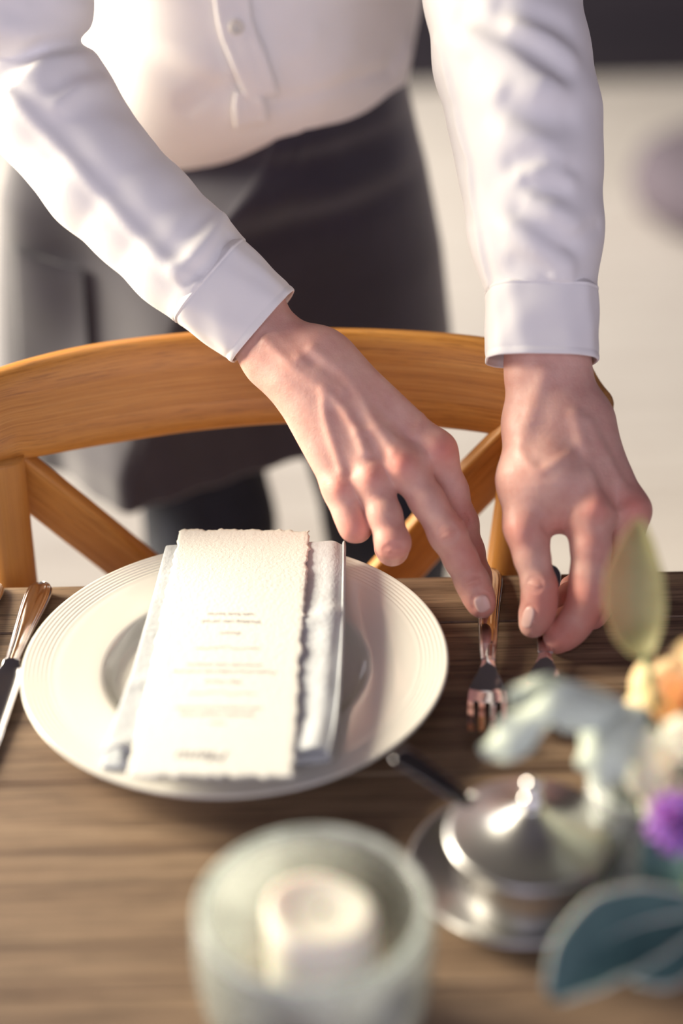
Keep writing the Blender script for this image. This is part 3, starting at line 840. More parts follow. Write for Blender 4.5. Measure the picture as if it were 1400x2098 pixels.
# left wall with two window openings
wins = [(0.02, 1.42, 0.95, 2.30), (1.80, 3.40, 0.95, 2.55)]
bm = bmesh.new()
def bx(bm, lo, hi):
    r = bmesh.ops.create_cube(bm, size=1.0)
    for v in r['verts']:
        v.co = Vector([lo[i] + (v.co[i] + 0.5) * (hi[i] - lo[i]) for i in range(3)])
ysegs = [(YF, 0.02), (1.42, 1.80), (3.40, YB)]
for a, b in ysegs: bx(bm, (XL - 0.1, a, 0), (XL, b, 2.8))
for a, b, c, d in wins:
    bx(bm, (XL - 0.1, a, 0), (XL, b, c)); bx(bm, (XL - 0.1, a, d), (XL, b, 2.8))
me = bpy.data.meshes.new('wall_left'); bm.to_mesh(me); bm.free()
o = bpy.data.objects.new('wall_left', me); COL.objects.link(o); me.materials.append(MAT['plaster']); struct(o)
for i, (a, b, c, d) in enumerate(wins):
    bm = bmesh.new(); w = 0.05
    bx(bm, (XL - 0.07, a, c), (XL - 0.02, a + w, d)); bx(bm, (XL - 0.07, b - w, c), (XL - 0.02, b, d))
    bx(bm, (XL - 0.07, a, c), (XL - 0.02, b, c + w)); bx(bm, (XL - 0.07, a, d - w), (XL - 0.02, b, d))
    bx(bm, (XL - 0.06, (a + b) / 2 - 0.015, c), (XL - 0.03, (a + b) / 2 + 0.015, d))
    me = bpy.data.meshes.new('window'); bm.to_mesh(me); bm.free(); me.materials.append(MAT['white_paint'])
    struct(newo := bpy.data.objects.new('window_%d' % (i + 1), me)); COL.objects.link(newo)
struct(box('baseboard_back', (XL, YB - 0.02, 0), (XR, YB, 0.12), MAT['dark_wall']))

# ceiling and right wall close the room; the side behind the camera is left open to let world light fill in
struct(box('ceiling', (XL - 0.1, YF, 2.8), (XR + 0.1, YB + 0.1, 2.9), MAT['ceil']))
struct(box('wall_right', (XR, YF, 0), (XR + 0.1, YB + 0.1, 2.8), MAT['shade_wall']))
pf_c = pyy(1530, 445, 2.55)  # made-up low disc, standing in for a shadowy smear on the floor
pf_ = lathe('smear_stand_in', [(0, 0.0), (0.20, 0.0), (0.245, 0.03), (0.26, 0.08), (0.245, 0.13), (0.20, 0.155), (0.10, 0.165), (0, 0.166)], MAT['shade_wall'], n=64)
pf_.location = (pf_c[0], 2.55, 0.0005)
tag(pf_, 'low dark disc added in place of a blurred shadowy smear at the right edge of the pale floor', 'smear_stand_in')

# ------------------------------------------------------------------ dining table
TZ = 0.75
tb = empty('dining_table'); tag(tb, 'long rustic wooden dining table with brown grain running across', 'table')
boards('tabletop', -1.15, 1.15, [-0.86, -0.70, -0.545, -0.385, -0.215, -0.0575, 0.0], TZ - 0.035, TZ, MAT['table'], tb, 0.0010, 0.0010)
for x in (-1.05, 1.05):
    for y in (-0.78, -0.09): box('leg', (x - 0.04, y - 0.04, 0), (x + 0.04, y + 0.04, TZ - 0.0355), MAT['table'], tb, 0.004)
box('apron_board', (-1.0, -0.095, TZ - 0.12), (1.0, -0.075, TZ - 0.0355), MAT['table'], tb)
box('apron_board', (-1.0, -0.79, TZ - 0.12), (1.0, -0.77, TZ - 0.0355), MAT['table'], tb)

# ------------------------------------------------------------------ cross-back chair
ch = empty('dining_chair'); tag(ch, 'honey coloured wooden cross-back chair pushed up to the table in front of the waiter', 'chair')
def yrail(x): return 0.118 - 0.085 * ((x + 0.03) / 0.22) ** 2
# top rail: centre line and height read along its arch
tops = [(-75, 790), (-20, 762), (60, 738), (200, 707), (380, 684), (560, 675), (740, 675), (900, 683), (1010, 696), (1120, 716), (1205, 752), (1236, 795)]
bots = [(-60, 975), (20, 943), (75, 933), (200, 909), (380, 882), (560, 866), (740, 863), (900, 873), (1010, 886), (1110, 905), (1195, 905), (1230, 852)]
ct, cb = catmull(tops, 60), catmull(bots, 60)
x0, x1 = pyy(-70, 880, 0.05)[0], pyy(1222, 830, 0.05)[0]
pt_, pb_ = [], []
for (a, b), (c, d) in zip(ct, cb):
    mx = (pyy((a + c) / 2, (b + d) / 2, 0.09))[0]
    y = 0.115 - 0.065 * ((mx - (x0 + x1) / 2) / ((x1 - x0) / 2)) ** 2
    pt_.append(pyy(a, b, y + 0.012)); pb_.append(pyy(c, d, y - 0.008))
pt_, pb_ = np.array(pt_), np.array(pb_)
Cc = (pt_ + pb_) / 2; H = np.linalg.norm(pt_ - pb_, axis=1) / 2
T = np.gradient(Cc, axis=0); T /= np.linalg.norm(T, axis=1)[:, None]
Vv = (pt_ - pb_) / (2 * H)[:, None]; Vv -= T * np.einsum('ij,ij->i', Vv, T)[:, None]; Vv /= np.linalg.norm(Vv, axis=1)[:, None]
Nn = np.cross(T, Vv)
sec = np.array(rrect(2, 2, 0.62, 7)); Pr = []
arc = np.concatenate([[0], np.cumsum(np.linalg.norm(np.diff(Cc, axis=0), axis=1))])
th = 0.0135
P = Cc[:, None] + Vv[:, None] * (sec[None, :, 1:2] * H[:, None, None]) + Nn[:, None] * (sec[None, :, 0:1] * th)
per = np.concatenate([[0], np.cumsum(np.linalg.norm(np.diff(sec * (th, 0.033), axis=0), axis=1))])
uv = np.stack(np.broadcast_arrays(arc[:, None], per[None]), -1)
recalc(grid('top_rail', P, MAT['chair'], ch, closed_v=True, uv=uv, cap=True))
xc = (x0 + x1) / 2
lowz = 0.47
def bar(name, path, w, t, parent=ch, mat=None, r=None, up=(0, 1, 0)):
    return loft(name, path, rrect(w, t, min(w, t) * 0.4 if r is None else r, 5), mat or MAT['chair'], parent, up)
# back posts run from the floor to the ends of the rail
xl_t, xl_b = pyy(4, 965, 0.045), pyy(32, 1200, 0.035)
xr_t, xr_b = pyy(1078, 905, 0.052), pyy(1038, 1172, 0.040)
for t_, b_, w in ((xl_t, xl_b, 0.034), (xr_t, xr_b, 0.033)):
    d = (b_ - t_) / (t_[2] - b_[2])
    q = [t_ + d * (-0.010), t_, b_, b_ + d * (b_[2] - 0.44), np.array((b_[0] + d[0] * 0.2, b_[1] + 0.02, 0.25)), np.array((b_[0] + d[0] * 0.2, b_[1] + 0.06, 0.001))]
    tube('post', catmull(q, 26), w / 2, MAT['chair'], ch, w / 2 * 0.9, 20, up=(0, 1, 0.0))
bl = [pyy(-8, 933, 0.060), pyy(18, 955, 0.064), pyy(150, 1060, 0.070), pyy(290, 1172, 0.078), pyy(560, 1395, 0.082), pyy(860, 1650, 0.05)]
br = [pyy(1085, 880, 0.066), pyy(1046, 918, 0.070), pyy(940, 1025, 0.080), pyy(820, 1160, 0.088), pyy(600, 1395, 0.096), pyy(330, 1650, 0.05)]
bar('cross_brace', catmull(bl, 30), 0.0400, 0.013, r=0.0035, up=(0, 1, 0.3))
bar('cross_brace', catmull(br, 30), 0.0400, 0.013, r=0.0035, up=(0, 1, 0.3))
# seat and front legs, under the table
sp = []
for k in range(48):
    a = 2 * pi * k / 48
    sp.append((xc + 0.205 * math.copysign(abs(cos(a)) ** 0.6, cos(a)), -0.155 + 0.20 * math.copysign(abs(sin(a)) ** 0.6, sin(a))))
seatP = np.array([[(x * s + xc * (1 - s), y * s - 0.155 * (1 - s), z) for x, y in sp] for s, z in ((0.02, 0.462), (0.8, 0.460), (0.97, 0.455), (1.0, 0.447), (0.97, 0.438), (0.02, 0.436))])
recalc(grid('seat', seatP, MAT['chair'], ch, closed_v=True, cap=True, uv=seatP[..., :2]))
for sx in (-1, 1):
    tube('leg', [(xc + sx * 0.175, -0.31, 0.437), (xc + sx * 0.19, -0.33, 0.001)], 0.017, MAT['chair'], ch, 0.014, 16, up=(0, 1, 0))
# ------------------------------------------------------------------ plate, napkin, menu card
pc = pz(483, 1352, TZ + 0.020)
PR = 0.5 * 871 * dep(pc) / FPX
s = PR / 0.140
prof = [(0.0, 0.0075), (0.060, 0.0075), (0.076, 0.0080), (0.082, 0.0100), (0.0858, 0.0150), (0.0878, 0.0163), (0.0905, 0.0168)]
for i in range(6): prof.append((0.0905 + (0.118 - 0.0905) * (i + 1) / 6, 0.0168 + 0.0036 * (i + 1) / 6))
r = 0.1180
r = 0.1205
for k in range(6):
    z = 0.0204 + (r - 0.118) * 0.13
    prof += [(r + 0.0004, z - 0.00016), (r + 0.0012, z + 0.00010), (r + 0.0019, z + 0.00012), (r + 0.0025, z - 0.00010)]
    r += 0.0027
prof += [(0.1372, 0.0228), (0.1390, 0.0231), (0.1400, 0.0224), (0.1394, 0.0208), (0.130, 0.0185), (0.100, 0.0135), (0.088, 0.0085), (0.084, 0.0030), (0.082, 0.0), (0.078, 0.0), (0.077, 0.0030), (0.0, 0.0035)]
plate = lathe('dinner_plate', [(a * s, b) for a, b in prof], MAT['china'], n=160)
plate.location = (pc[0], pc[1], TZ + 0.0003)
tag(plate, 'large cream dinner plate with a wide rim of fine concentric rings', 'plate')

def plate_z(x, y):
    rr = math.hypot(x - pc[0], y - pc[1]) / s
    return TZ + float(np.interp(rr, [0, 0.076, 0.088, 0.118, 0.14], [0.0075, 0.008, 0.0168, 0.0204, 0.0231]))
# folded linen napkin: left edge slack, right edge folded over in thick layers
zn = TZ + 0.0316
nl = [pz(336, 1122, zn + 0.001), pz(300, 1260, zn - 0.001), pz(262, 1390, zn - 0.002), pz(226, 1490, zn - 0.002), pz(203, 1558, zn - 0.0015)]
nr = [pz(704, 1113, zn + 0.006), pz(702, 1230, zn + 0.004), pz(697, 1350, zn + 0.003), pz(687, 1470, zn + 0.003), pz(672, 1545, zn + 0.003)]
NL, NR = catmull(nl, 56), catmull(nr, 56)
np.random.seed(5)
def sheet(name, L_, R_, mat, parent, zoff, thick, nv=44, amp=0.0012, drop=None, ripple=1.0, sub=1):
    nu = len(L_); t = np.linspace(0, 1, nv)
    P = L_[:, None] * (1 - t)[None, :, None] + R_[:, None] * t[None, :, None]
    u = np.linspace(0, 1, nu)[:, None]; tt = t[None]
    P[..., 2] += zoff + amp * ripple * (np.sin(9 * u + 5 * tt) * 0.6 + np.sin(23 * u - 7 * tt) * 0.35 + np.sin(17 * tt + 3 * u) * 0.4)
    P[..., 0] += 0.0006 * np.sin(31 * u + 4 * tt) * (tt > 0.97)
    if drop is not None: P[..., 2] += drop(u, tt)
    o = grid(name, P, mat, parent); solid(o, thick, 0); subsurf(o, sub); return o
napkin = empty('napkin'); tag(napkin, 'folded pale grey linen napkin laid across the cream plate', 'napkin')
def nd(k): return lambda u, t: -0.0045 * np.clip((0.30 - t) / 0.30, 0, 1) * 0 + k
sheet('bottom_fold', NL, NR, MAT['linen'], napkin, -0.0062, 0.0028, amp=0.0006)
mid_l = NL * 0.93 + NR * 0.07
sheet('middle_fold', mid_l, NR + (0.0008, 0, 0), MAT['linen'], napkin, -0.0026, 0.0030, amp=0.0007)
bul = lambda u, t: 0.0016 * np.exp(-((t - 0.93) / 0.05) ** 2) - 0.0025 * np.exp(-((t - 0.99) / 0.02) ** 2) + 0.0012 * np.exp(-((u - 0.56 + 0.25 * t) / 0.03) ** 2) + 0.0085 * np.exp(-((u - 1) / 0.09) ** 2) * np.exp(-((t - 0.07) / 0.07) ** 2)
top_l = NL * 0.99 + NR * 0.01
sheet('top_fold', top_l[:-1], NR[:-1] + (0.0004, 0, 0), MAT['linen'], napkin, 0.0012, 0.0024, amp=0.0011, drop=bul)
# rounded spine on the right, where the cloth turns over
q = NR + (0.0004, 0, -0.0024)
loft('spine', q, [(0.0014 * cos(a), 0.0046 * sin(a)) for a in np.linspace(0, 2 * pi, 20, endpoint=False)], MAT['linen'], napkin, up=(0, 0, 1))

# menu card with deckle edges
zc = zn + 0.0075
cTL, cTR, cBR, cBL = pz(369, 1088, zc + 0.001), pz(635, 1088, zc + 0.001), pz(601, 1588, zc), pz(260, 1588, zc)
nu, nv = 110, 60
rngd = np.random.RandomState(3)
def rough(n, a, sm):
    x = rngd.randn(n + 8); k = np.ones(sm) / sm; x = np.convolve(x, k, 'same')[4:n + 4]; return a * x
dl, dr_, dt, db = rough(nu, 0.0007, 2), rough(nu, 0.0011, 2), rough(nv, 0.0011, 2), rough(nv, 0.0010, 2)
U, Vg = np.meshgrid(np.linspace(0, 1, nu), np.linspace(0, 1, nv), indexing='ij')
def card_pt(u, v):
    u = np.asarray(u)[..., None]; v = np.asarray(v)[..., None]
    p = (cTL * (1 - v) + cTR * v) * (1 - u) + (cBL * (1 - v) + cBR * v) * u
    p = p + np.array((0, 0, 1.0)) * (0.0012 * np.sin(u * 5.5 + 0.6) + 0.0006 * np.sin(v * 4) - 0.0010 * np.clip(u - 0.85, 0, 1) / 0.15)
    return p
P = card_pt(U, Vg)
ex = (cTR - cTL) / np.linalg.norm(cTR - cTL); ey = (cTL - cBL) / np.linalg.norm(cTL - cBL)
wl = np.clip(1 - Vg / 0.035, 0, 1); wr = np.clip(1 - (1 - Vg) / 0.035, 0, 1); wt = np.clip(1 - U / 0.02, 0, 1); wb = np.clip(1 - (1 - U) / 0.02, 0, 1)
P += ex * (wl * dl[:, None] + wr * dr_[:, None])[..., None] + ey * (wt * dt[None] + wb * db[None])[..., None]
P[..., 2] -= 0.0004 * (np.maximum(wl, wr) + np.maximum(wt, wb))
card = grid('menu_card', P, MAT['paper']); solid(card, 0.0006, 0)
tag(card, 'long ivory menu card with torn deckle edges lying on the napkin', 'menu card')
Hc0 = np.linalg.norm(cTL - cBL)
lines = [(0.347, 0.485, 0.325, 'with fresh berries', 0), (0.376, 0.50, 0.41, 'Wedding cake served', 0), (0.422, 0.505, 0.15, 'Dessert', 1),
         (0.548, 0.49, 0.50, 'served with mash and gravy', 0), (0.574, 0.495, 0.68, 'Chicken breast stuffed with mushroom', 0), (0.615, 0.50, 0.24, 'Main Course', 1),
         (0.722, 0.49, 0.56, 'with toasted bread and butter', 0), (0.748, 0.49, 0.47, 'Seasonal roasted soup', 0), (0.785, 0.50, 0.115, 'Starter', 1), (0.905, 0.44, 0.32, 'Menu', 2)]
lines = [(float(np.dot(cTL - pz(480, 1088 + 500 * u_, zc), ey) / Hc0), *q_) for u_, *q_ in lines]
Wc = np.linalg.norm(cTR - cTL) * 0.5 + np.linalg.norm(cBR - cBL) * 0.5; Hc = np.linalg.norm(cTL - cBL)
cardN = np.cross(ex, ey); cardN /= np.linalg.norm(cardN)
def add_text(u, vc, wfrac, txt, style):
    cu = bpy.data.curves.new('t', 'FONT'); cu.body = txt; cu.align_x = 'CENTER'; cu.size = 1.0
    cu.resolution_u = 2
    if style: cu.shear = 0.35
    ob = bpy.data.objects.new('t', cu); COL.objects.link(ob)
    dg = bpy.context.evaluated_depsgraph_get()
    me = bpy.data.meshes.new_from_object(ob.evaluated_get(dg))
    co = np.array([v.co[:] for v in me.vertices]); w = co[:, 0].max() - co[:, 0].min()
    k = wfrac * Wc / w
    uu = u + co[:, 1] * k / Hc                  # upside down as seen from across the table
    vv = vc - co[:, 0] * k / Wc
    q_ = card_pt(uu, vv) + cardN * 0.00055
    F_ = [tuple(p.vertices) for p in me.polygons]
    bpy.data.objects.remove(ob); bpy.data.meshes.remove(me); bpy.data.curves.remove(cu)
    newmesh('text_line', q_, F_, MAT['ink'], card, smooth=False)
for a in lines: add_text(*a)
for u0 in [float(np.dot(cTL - pz(480, y_, zc), ey) / Hc0) for y_ in (1331, 1421)]:
    tt = np.linspace(0, 1, 41); v0 = 0.28 + 0.44 * tt
    mid_ = u0 + 0.004 * np.sin(tt * 4 * pi) * np.sin(pi * tt) - 0.010 * np.exp(-((tt - 0.5) / 0.03) ** 2)
    LV = []
    for sgn in (-1, 1): LV.extend((card_pt(mid_ + sgn * 0.0010, v0) + cardN * 0.00055).tolist())
    newmesh('flourish', LV, [(i, i + 1, 42 + i, 41 + i) for i in range(40)], MAT['ink'], card, smooth=False)

# ------------------------------------------------------------------ cutlery
def utensil_axes(p0, p1):
    d = np.asarray(p1) - np.asarray(p0); d[2] = 0; Ln = np.linalg.norm(d); d /= Ln
    return Ln, d, np.array((d[1], -d[0], 0.0))
def blade_strip(name, p0, p1, S_, W_, Z_, TH, mat, parent, prof, nv=28, edge=None):
    """long metal piece: stations S_ (0..1) with half width W_, height of top Z_, thickness TH; prof(w, s) adds relief"""
    Ln, d, sd = utensil_axes(p0, p1)
    n = 90; ss = np.linspace(S_[0], S_[-1], n)
    a0, a1 = S_[0], S_[-1]
    tt = (1 - np.cos(np.linspace(0, pi, n))) / 2 * 0.5 + np.linspace(0, 1, n) * 0.5
    ss = a0 + (a1 - a0) * tt
    from_ = np.asarray(p0)
    W = np.interp(ss, S_, W_); Zt = np.interp(ss, S_, Z_); Th = np.interp(ss, S_, TH)
    k = np.ones(5) / 5
    Zt = np.convolve(np.pad(Zt, 2, 'edge'), k, 'valid'); W2 = np.convolve(np.pad(W, 2, 'edge'), k, 'valid'); W2[:4] = W[:4]; W2[-4:] = W[-4:]; W = W2
    w = np.linspace(-1, 1, nv)
    rows = []
    for i in range(n):
        c = from_ + d * Ln * ss[i]
        top = [c + sd * W[i] * x + np.array((0, 0, Zt[i] + prof(x, ss[i], W[i]))) for x in w]
        bot = [c + sd * W[i] * x * 0.96 + np.array((0, 0, Zt[i] - Th[i] * (1 - 0.7 * x ** 4))) for x in w[::-1]]
        rows.append(top + bot)
    o = grid(name, np.array(rows), mat, parent, closed_v=True, cap=True)
    return recalc(o)
def handle_prof(x, s, W):
    a = abs(x)
    return 0.0010 * (1 - a ** 2) * (W / 0.008) + 0.0007 * exp(-((a - 0.86) / 0.06) ** 2) + 0.00045 * exp(-((a - 0.66) / 0.05) ** 2) - 0.0012 * a ** 8
def rounded_end(S, W, r=0.012):
    """superellipse nose at s = 0"""
    return S, W
def fork(p0, p1, label, group):
    root = empty('fork'); tag(root, label, 'fork', group)
    S_ = [0, 0.004, 0.012, 0.025, 0.045, 0.08, 0.14, 0.25, 0.40, 0.52, 0.585, 0.60]
    W_ = [0.0006, 0.0036, 0.0060, 0.0080, 0.0094, 0.0102, 0.0100, 0.0086, 0.0069, 0.0060, 0.0052, 0.0050]
    Z_ = [0.0035, 0.0035, 0.0036, 0.0038, 0.0042, 0.0050, 0.0066, 0.0092, 0.0108, 0.0108, 0.0100, 0.0098]
    T_ = [0.0024] * 4 + [0.0028] * 4 + [0.0032] * 4
    blade_strip('handle', p0, p1, S_, W_, Z_, T_, MAT['silver'], root, handle_prof)
    # head: neck, bowl and four tines as one piece
    Ln, d, sd = utensil_axes(p0, p1)
    bm = bmesh.new()
    def P3(s, x, z): return Vector(tuple(np.asarray(p0) + d * Ln * s + sd * x + np.array((0, 0, z))))
    Sx = np.linspace(0.585, 1.0, 44)
    def hw(s): return float(np.interp(s, [0.585, 0.62, 0.655, 0.69, 0.725, 0.76, 0.80, 0.9, 1.0], [0.0040, 0.0042, 0.0062, 0.0092, 0.0114, 0.0122, 0.0124, 0.0122, 0.0116]))
    def zz(s): return float(np.interp(s, [0.585, 0.63, 0.68, 0.73, 0.80, 0.87, 0.94, 1.0], [0.0100, 0.0090, 0.0062, 0.0038, 0.0026, 0.0034, 0.0070, 0.0118]))
    SB = 0.785
    body = [x for x in Sx if x < SB] + [SB]
    nx = 17
    def patch(ss, xs_of, dish):
        rows = []
        for s_ in ss:
            xs = xs_of(s_)
            rows.append([(bm.verts.new(P3(s_, x, zz(s_) + dish(x, s_))), bm.verts.new(P3(s_, x, zz(s_) + dish(x, s_) - 0.0016))) for x in xs])
        m_ = len(rows[0])
        for i in range(len(rows) - 1):
            for j in range(m_ - 1):
                a, b, c, e = rows[i][j], rows[i][j + 1], rows[i + 1][j + 1], rows[i + 1][j]
                bm.faces.new((a[0], b[0], c[0], e[0])); bm.faces.new((a[1], e[1], c[1], b[1]))
            for j, f_ in ((0, 0), (m_ - 1, 1)):
                a, e = rows[i][j], rows[i + 1][j]
                bm.faces.new((a[0], e[0], e[1], a[1]) if not f_ else (a[0], a[1], e[1], e[0]))
        for i in (0, len(rows) - 1):
            for j in range(m_ - 1):
                a, b = rows[i][j], rows[i][j + 1]
                bm.faces.new((a[0], a[1], b[1], b[0]) if i else (a[0], b[0], b[1], a[1]))
    dish = lambda x, s_: 0.0022 * (x / max(hw(s_), 1e-4)) ** 2 * min(1, max(0, (s_ - 0.64) / 0.08)) + 0.0008 * (1 - min(1, max(0, (s_ - 0.6) / 0.06))) * (1 - (x / max(hw(s_), 1e-4)) ** 2)
    patch(body, lambda s_: np.linspace(-hw(s_), hw(s_), nx), dish)
    for t_ in range(4):
        f0 = (t_ - 1.5) / 2.0
        def xs_of(s_, f0=f0):
            c_ = f0 * 1.27 * hw(min(s_, 0.97)) * 0.98 * 0.92
            h_ = 0.00185 * (1 if s_ < 0.97 else max(0.25, (1.004 - s_) / 0.034)); return np.linspace(c_ - h_, c_ + h_, 5)
        patch(np.linspace(SB - 0.012, 1.0, 22), xs_of, lambda x, s_: 0.0022 * (x / hw(s_)) ** 2)
    bmesh.ops.recalc_face_normals(bm, faces=bm.faces)
    me = bpy.data.meshes.new('head'); bm.to_mesh(me); bm.free(); me.materials.append(MAT['silver'])
    me.polygons.foreach_set('use_smooth', [True] * len(me.polygons))
    o = bpy.data.objects.new('head', me); COL.objects.link(o); o.parent = root
    m_ = o.modifiers.new('e', 'EDGE_SPLIT'); m_.split_angle = radians(50)
    return root
fork(pz(1002, 1172, TZ), pz(998, 1534, TZ), 'silver fork whose handle end is pressed by the waiter\'s outstretched finger', 'dinner forks')
fork(pz(1122, 1165, TZ), pz(1112, 1512, TZ), 'silver fork pinched between the waiter\'s thumb and forefinger', 'dinner forks')

kn = empty('table_knife'); tag(kn, 'silver table knife with threaded handle, to the left of the cream plate', 'knife')
k0, k1 = pz(90, 1213, TZ), pz(-76, 1640, TZ)
S_ = [0, 0.004, 0.012, 0.025, 0.045, 0.08, 0.14, 0.24, 0.34, 0.395, 0.415]
W_ = [0.0008, 0.0040, 0.0062, 0.0080, 0.0092, 0.0098, 0.0094, 0.0076, 0.0060, 0.0052, 0.0052]
blade_strip('handle', k0, k1, S_, W_, [0.0085] * 3 + [0.0095] * 5 + [0.0088] * 3, [0.0078] * 11, MAT['silver'], kn, lambda x, s_, W: handle_prof(x, s_, W) * 1.3)
S_ = [0.40, 0.418, 0.43, 0.445, 0.47, 0.52, 0.7, 0.86, 0.94, 0.98, 1.0]
W_ = [0.0052, 0.0058, 0.0054, 0.0080, 0.0100, 0.0106, 0.0108, 0.0104, 0.0085, 0.0055, 0.0008]
blade_strip('blade', k0, k1, S_, W_, [0.0085, 0.0088, 0.0075, 0.0066, 0.0060, 0.0055, 0.0045, 0.0040, 0.0038, 0.0036, 0.0035], [0.0070, 0.0074, 0.006, 0.0032, 0.0026, 0.0022, 0.0018, 0.0016, 0.0014, 0.0012, 0.001], MAT['silver'], kn,
            lambda x, s_, W: -0.0006 * abs(x) ** 3 + 0.0008 * exp(-((s_ - 0.418) / 0.01) ** 2))

sp_ = empty('table_spoon'); tag(sp_, 'silver cutlery showing only its rounded handle end, left of the table knife', 'cutlery')
q0, q1 = pz(-8, 1203, TZ), pz(-165, 1600, TZ)
S_ = [0, 0.004, 0.012, 0.025, 0.045, 0.08, 0.14, 0.25, 0.40, 0.55, 0.66]
W_ = [0.0006, 0.0034, 0.0056, 0.0074, 0.0086, 0.0093, 0.0089, 0.0074, 0.0056, 0.0046, 0.0042]
blade_strip('handle', q0, q1, S_, W_, [0.0035, 0.0035, 0.0036, 0.0038, 0.0042, 0.005, 0.0066, 0.009, 0.0104, 0.0098, 0.0085], [0.0028] * 11, MAT['silver'], sp_, handle_prof)
S_ = [0.64, 0.68, 0.72, 0.78, 0.85, 0.92, 0.97, 0.992, 1.0]
blade_strip('bowl', q0, q1, S_, [0.0042, 0.0055, 0.0110, 0.0175, 0.0200, 0.0175, 0.0110, 0.0055, 0.0008], [0.0088, 0.0082, 0.0078, 0.0074, 0.0072, 0.0074, 0.008, 0.0085, 0.0086], [0.0024] * 9, MAT['silver'], sp_,
            lambda x, s_, W: -0.0055 * (1 - x * x) * max(0, 1 - ((s_ - 0.85) / 0.16) ** 2))
# ------------------------------------------------------------------ candle in a frosted crackle-glass bowl
def ice(name, rough, frost, col=(0.94, 0.97, 0.95)):
    m = M(name, col, rough)
    nt = m.node_tree; nt.nodes.remove(bsdf(m))
    v = coords(m, 'Object')
    vo = N(m, 'ShaderNodeTexVoronoi', feature='DISTANCE_TO_EDGE'); vo.inputs['Scale'].default_value = 150; L(m, v, vo.inputs['Vector'])
    b1 = N(m, 'ShaderNodeBump'); b1.inputs['Strength'].default_value = 0.28; b1.inputs['Distance'].default_value = 0.0016
    L(m, vo.outputs['Distance'], b1.inputs['Height'])
    b2 = N(m, 'ShaderNodeBump'); b2.inputs['Strength'].default_value = 0.25; b2.inputs['Distance'].default_value = 0.0012
    L(m, noise(m, v, 220, 3, 0.6), b2.inputs['Height']); L(m, b1.outputs[0], b2.inputs['Normal'])
    tr = N(m, 'ShaderNodeBsdfTransparent'); tr.inputs['Color'].default_value = (*col, 1)
    gs = N(m, 'ShaderNodeBsdfGlossy'); gs.inputs['Roughness'].default_value = rough; L(m, b2.outputs[0], gs.inputs['Normal'])
    fn = N(m, 'ShaderNodeFresnel'); fn.inputs['IOR'].default_value = 1.5; L(m, b2.outputs[0], fn.inputs['Normal'])
    thin = N(m, 'ShaderNodeMixShader'); L(m, fn.outputs[0], thin.inputs[0]); L(m, tr.outputs[0], thin.inputs[1]); L(m, gs.outputs[0], thin.inputs[2])
    # frosting: part of the surface scatters light instead of letting it straight through
    fr = N(m, 'ShaderNodeBsdfTranslucent'); fr.inputs['Color'].default_value = (0.92, 0.94, 0.91, 1)
    df = N(m, 'ShaderNodeBsdfDiffuse'); df.inputs['Color'].default_value = (0.84, 0.88, 0.85, 1)
    ms = N(m, 'ShaderNodeMixShader'); ms.inputs[0].default_value = 0.45; L(m, fr.outputs[0], ms.inputs[1]); L(m, df.outputs[0], ms.inputs[2])
    mx = N(m, 'ShaderNodeMixShader')
    patch = ramp(m, noise(m, v, 40, 4, 0.65), [(0.35, (frost * 0.45,) * 3), (0.65, (min(1, frost * 1.55),) * 3)])
    L(m, patch, mx.inputs[0]); L(m, thin.outputs[0], mx.inputs[1]); L(m, ms.outputs[0], mx.inputs[2])
    L(m, mx.outputs[0], nt.nodes['Material Output'].inputs['Surface'])
    return m
MAT['ice'] = ice('crackle_glass', 0.12, 0.20)
MAT['ice_rim'] = ice('ground_rim_glass', 0.3, 0.66, (0.86, 0.95, 0.92))
gr = pd(641, 1850, 0.815); RG = 0.5 * 488 * 0.815 / FPX
HG = gr[2] - TZ
gl = empty('candle_holder'); gl.location = (gr[0], gr[1], TZ)
tag(gl, 'round crackle-glass candle bowl with a thick pale rim, holding an ivory candle', 'candle holder')
tw = 0.0065
outp = [(0, 0.0), (0.55, 0.0), (0.72, 0.03), (0.86, 0.14), (0.97, 0.32), (1.015, 0.52), (1.02, 0.72), (1.005, 0.88), (0.985, 0.965)]
inp = [(0.90, 0.965), (0.905, 0.88), (0.915, 0.72), (0.905, 0.52), (0.85, 0.34), (0.72, 0.20), (0.5, 0.14), (0, 0.13)]
lathe('bowl', [(a * RG, b * HG) for a, b in outp + inp], MAT['ice'], gl, n=120)
rimp = [(0.985, 0.966), (0.985, 0.985), (0.965, 1.0), (0.925, 1.0), (0.902, 0.985), (0.90, 0.966)]
lathe('rim', [(a * RG, b * HG) for a, b in rimp] + [(0.985 * RG, 0.966 * HG)], MAT['ice_rim'], gl, n=120)
# candle
cc = pz(656, 1860, TZ + HG * 0.97)
RC = 0.5 * 232 * dep(cc) / FPX
cz0 = TZ + HG * 0.135 + 0.001
n = 64; rows = []
hz = cc[2] - cz0
for t, rr in [(0, 0.0), (0, 0.93), (0.02, 0.99), (0.06, 1.0), (0.5, 1.0), (0.90, 1.0), (0.97, 0.985), (1.0, 0.93), (0.995, 0.80), (0.985, 0.62), (0.972, 0.42), (0.965, 0.2), (0.965, 0.0)]:
    row = []
    for k in range(n):
        a = 2 * pi * k / n
        tilt = 1 + t * (0.05 * -cos(a - 0.4) * rr)
        lump = 1 + 0.015 * sin(3 * a + 1) * t + 0.01 * sin(5 * a) * t
        row.append((RC * rr * lump * cos(a), RC * rr * lump * sin(a), hz * t * tilt))
    rows.append(row)
cd = empty('candle'); cd.location = (cc[0], cc[1], cz0)
tag(cd, 'ivory pillar candle with a hollowed top inside the crackle-glass bowl', 'candle')
wx = grid('wax', np.array(rows), MAT['wax'], cd, closed_v=True); recalc(wx); subsurf(wx, 1)
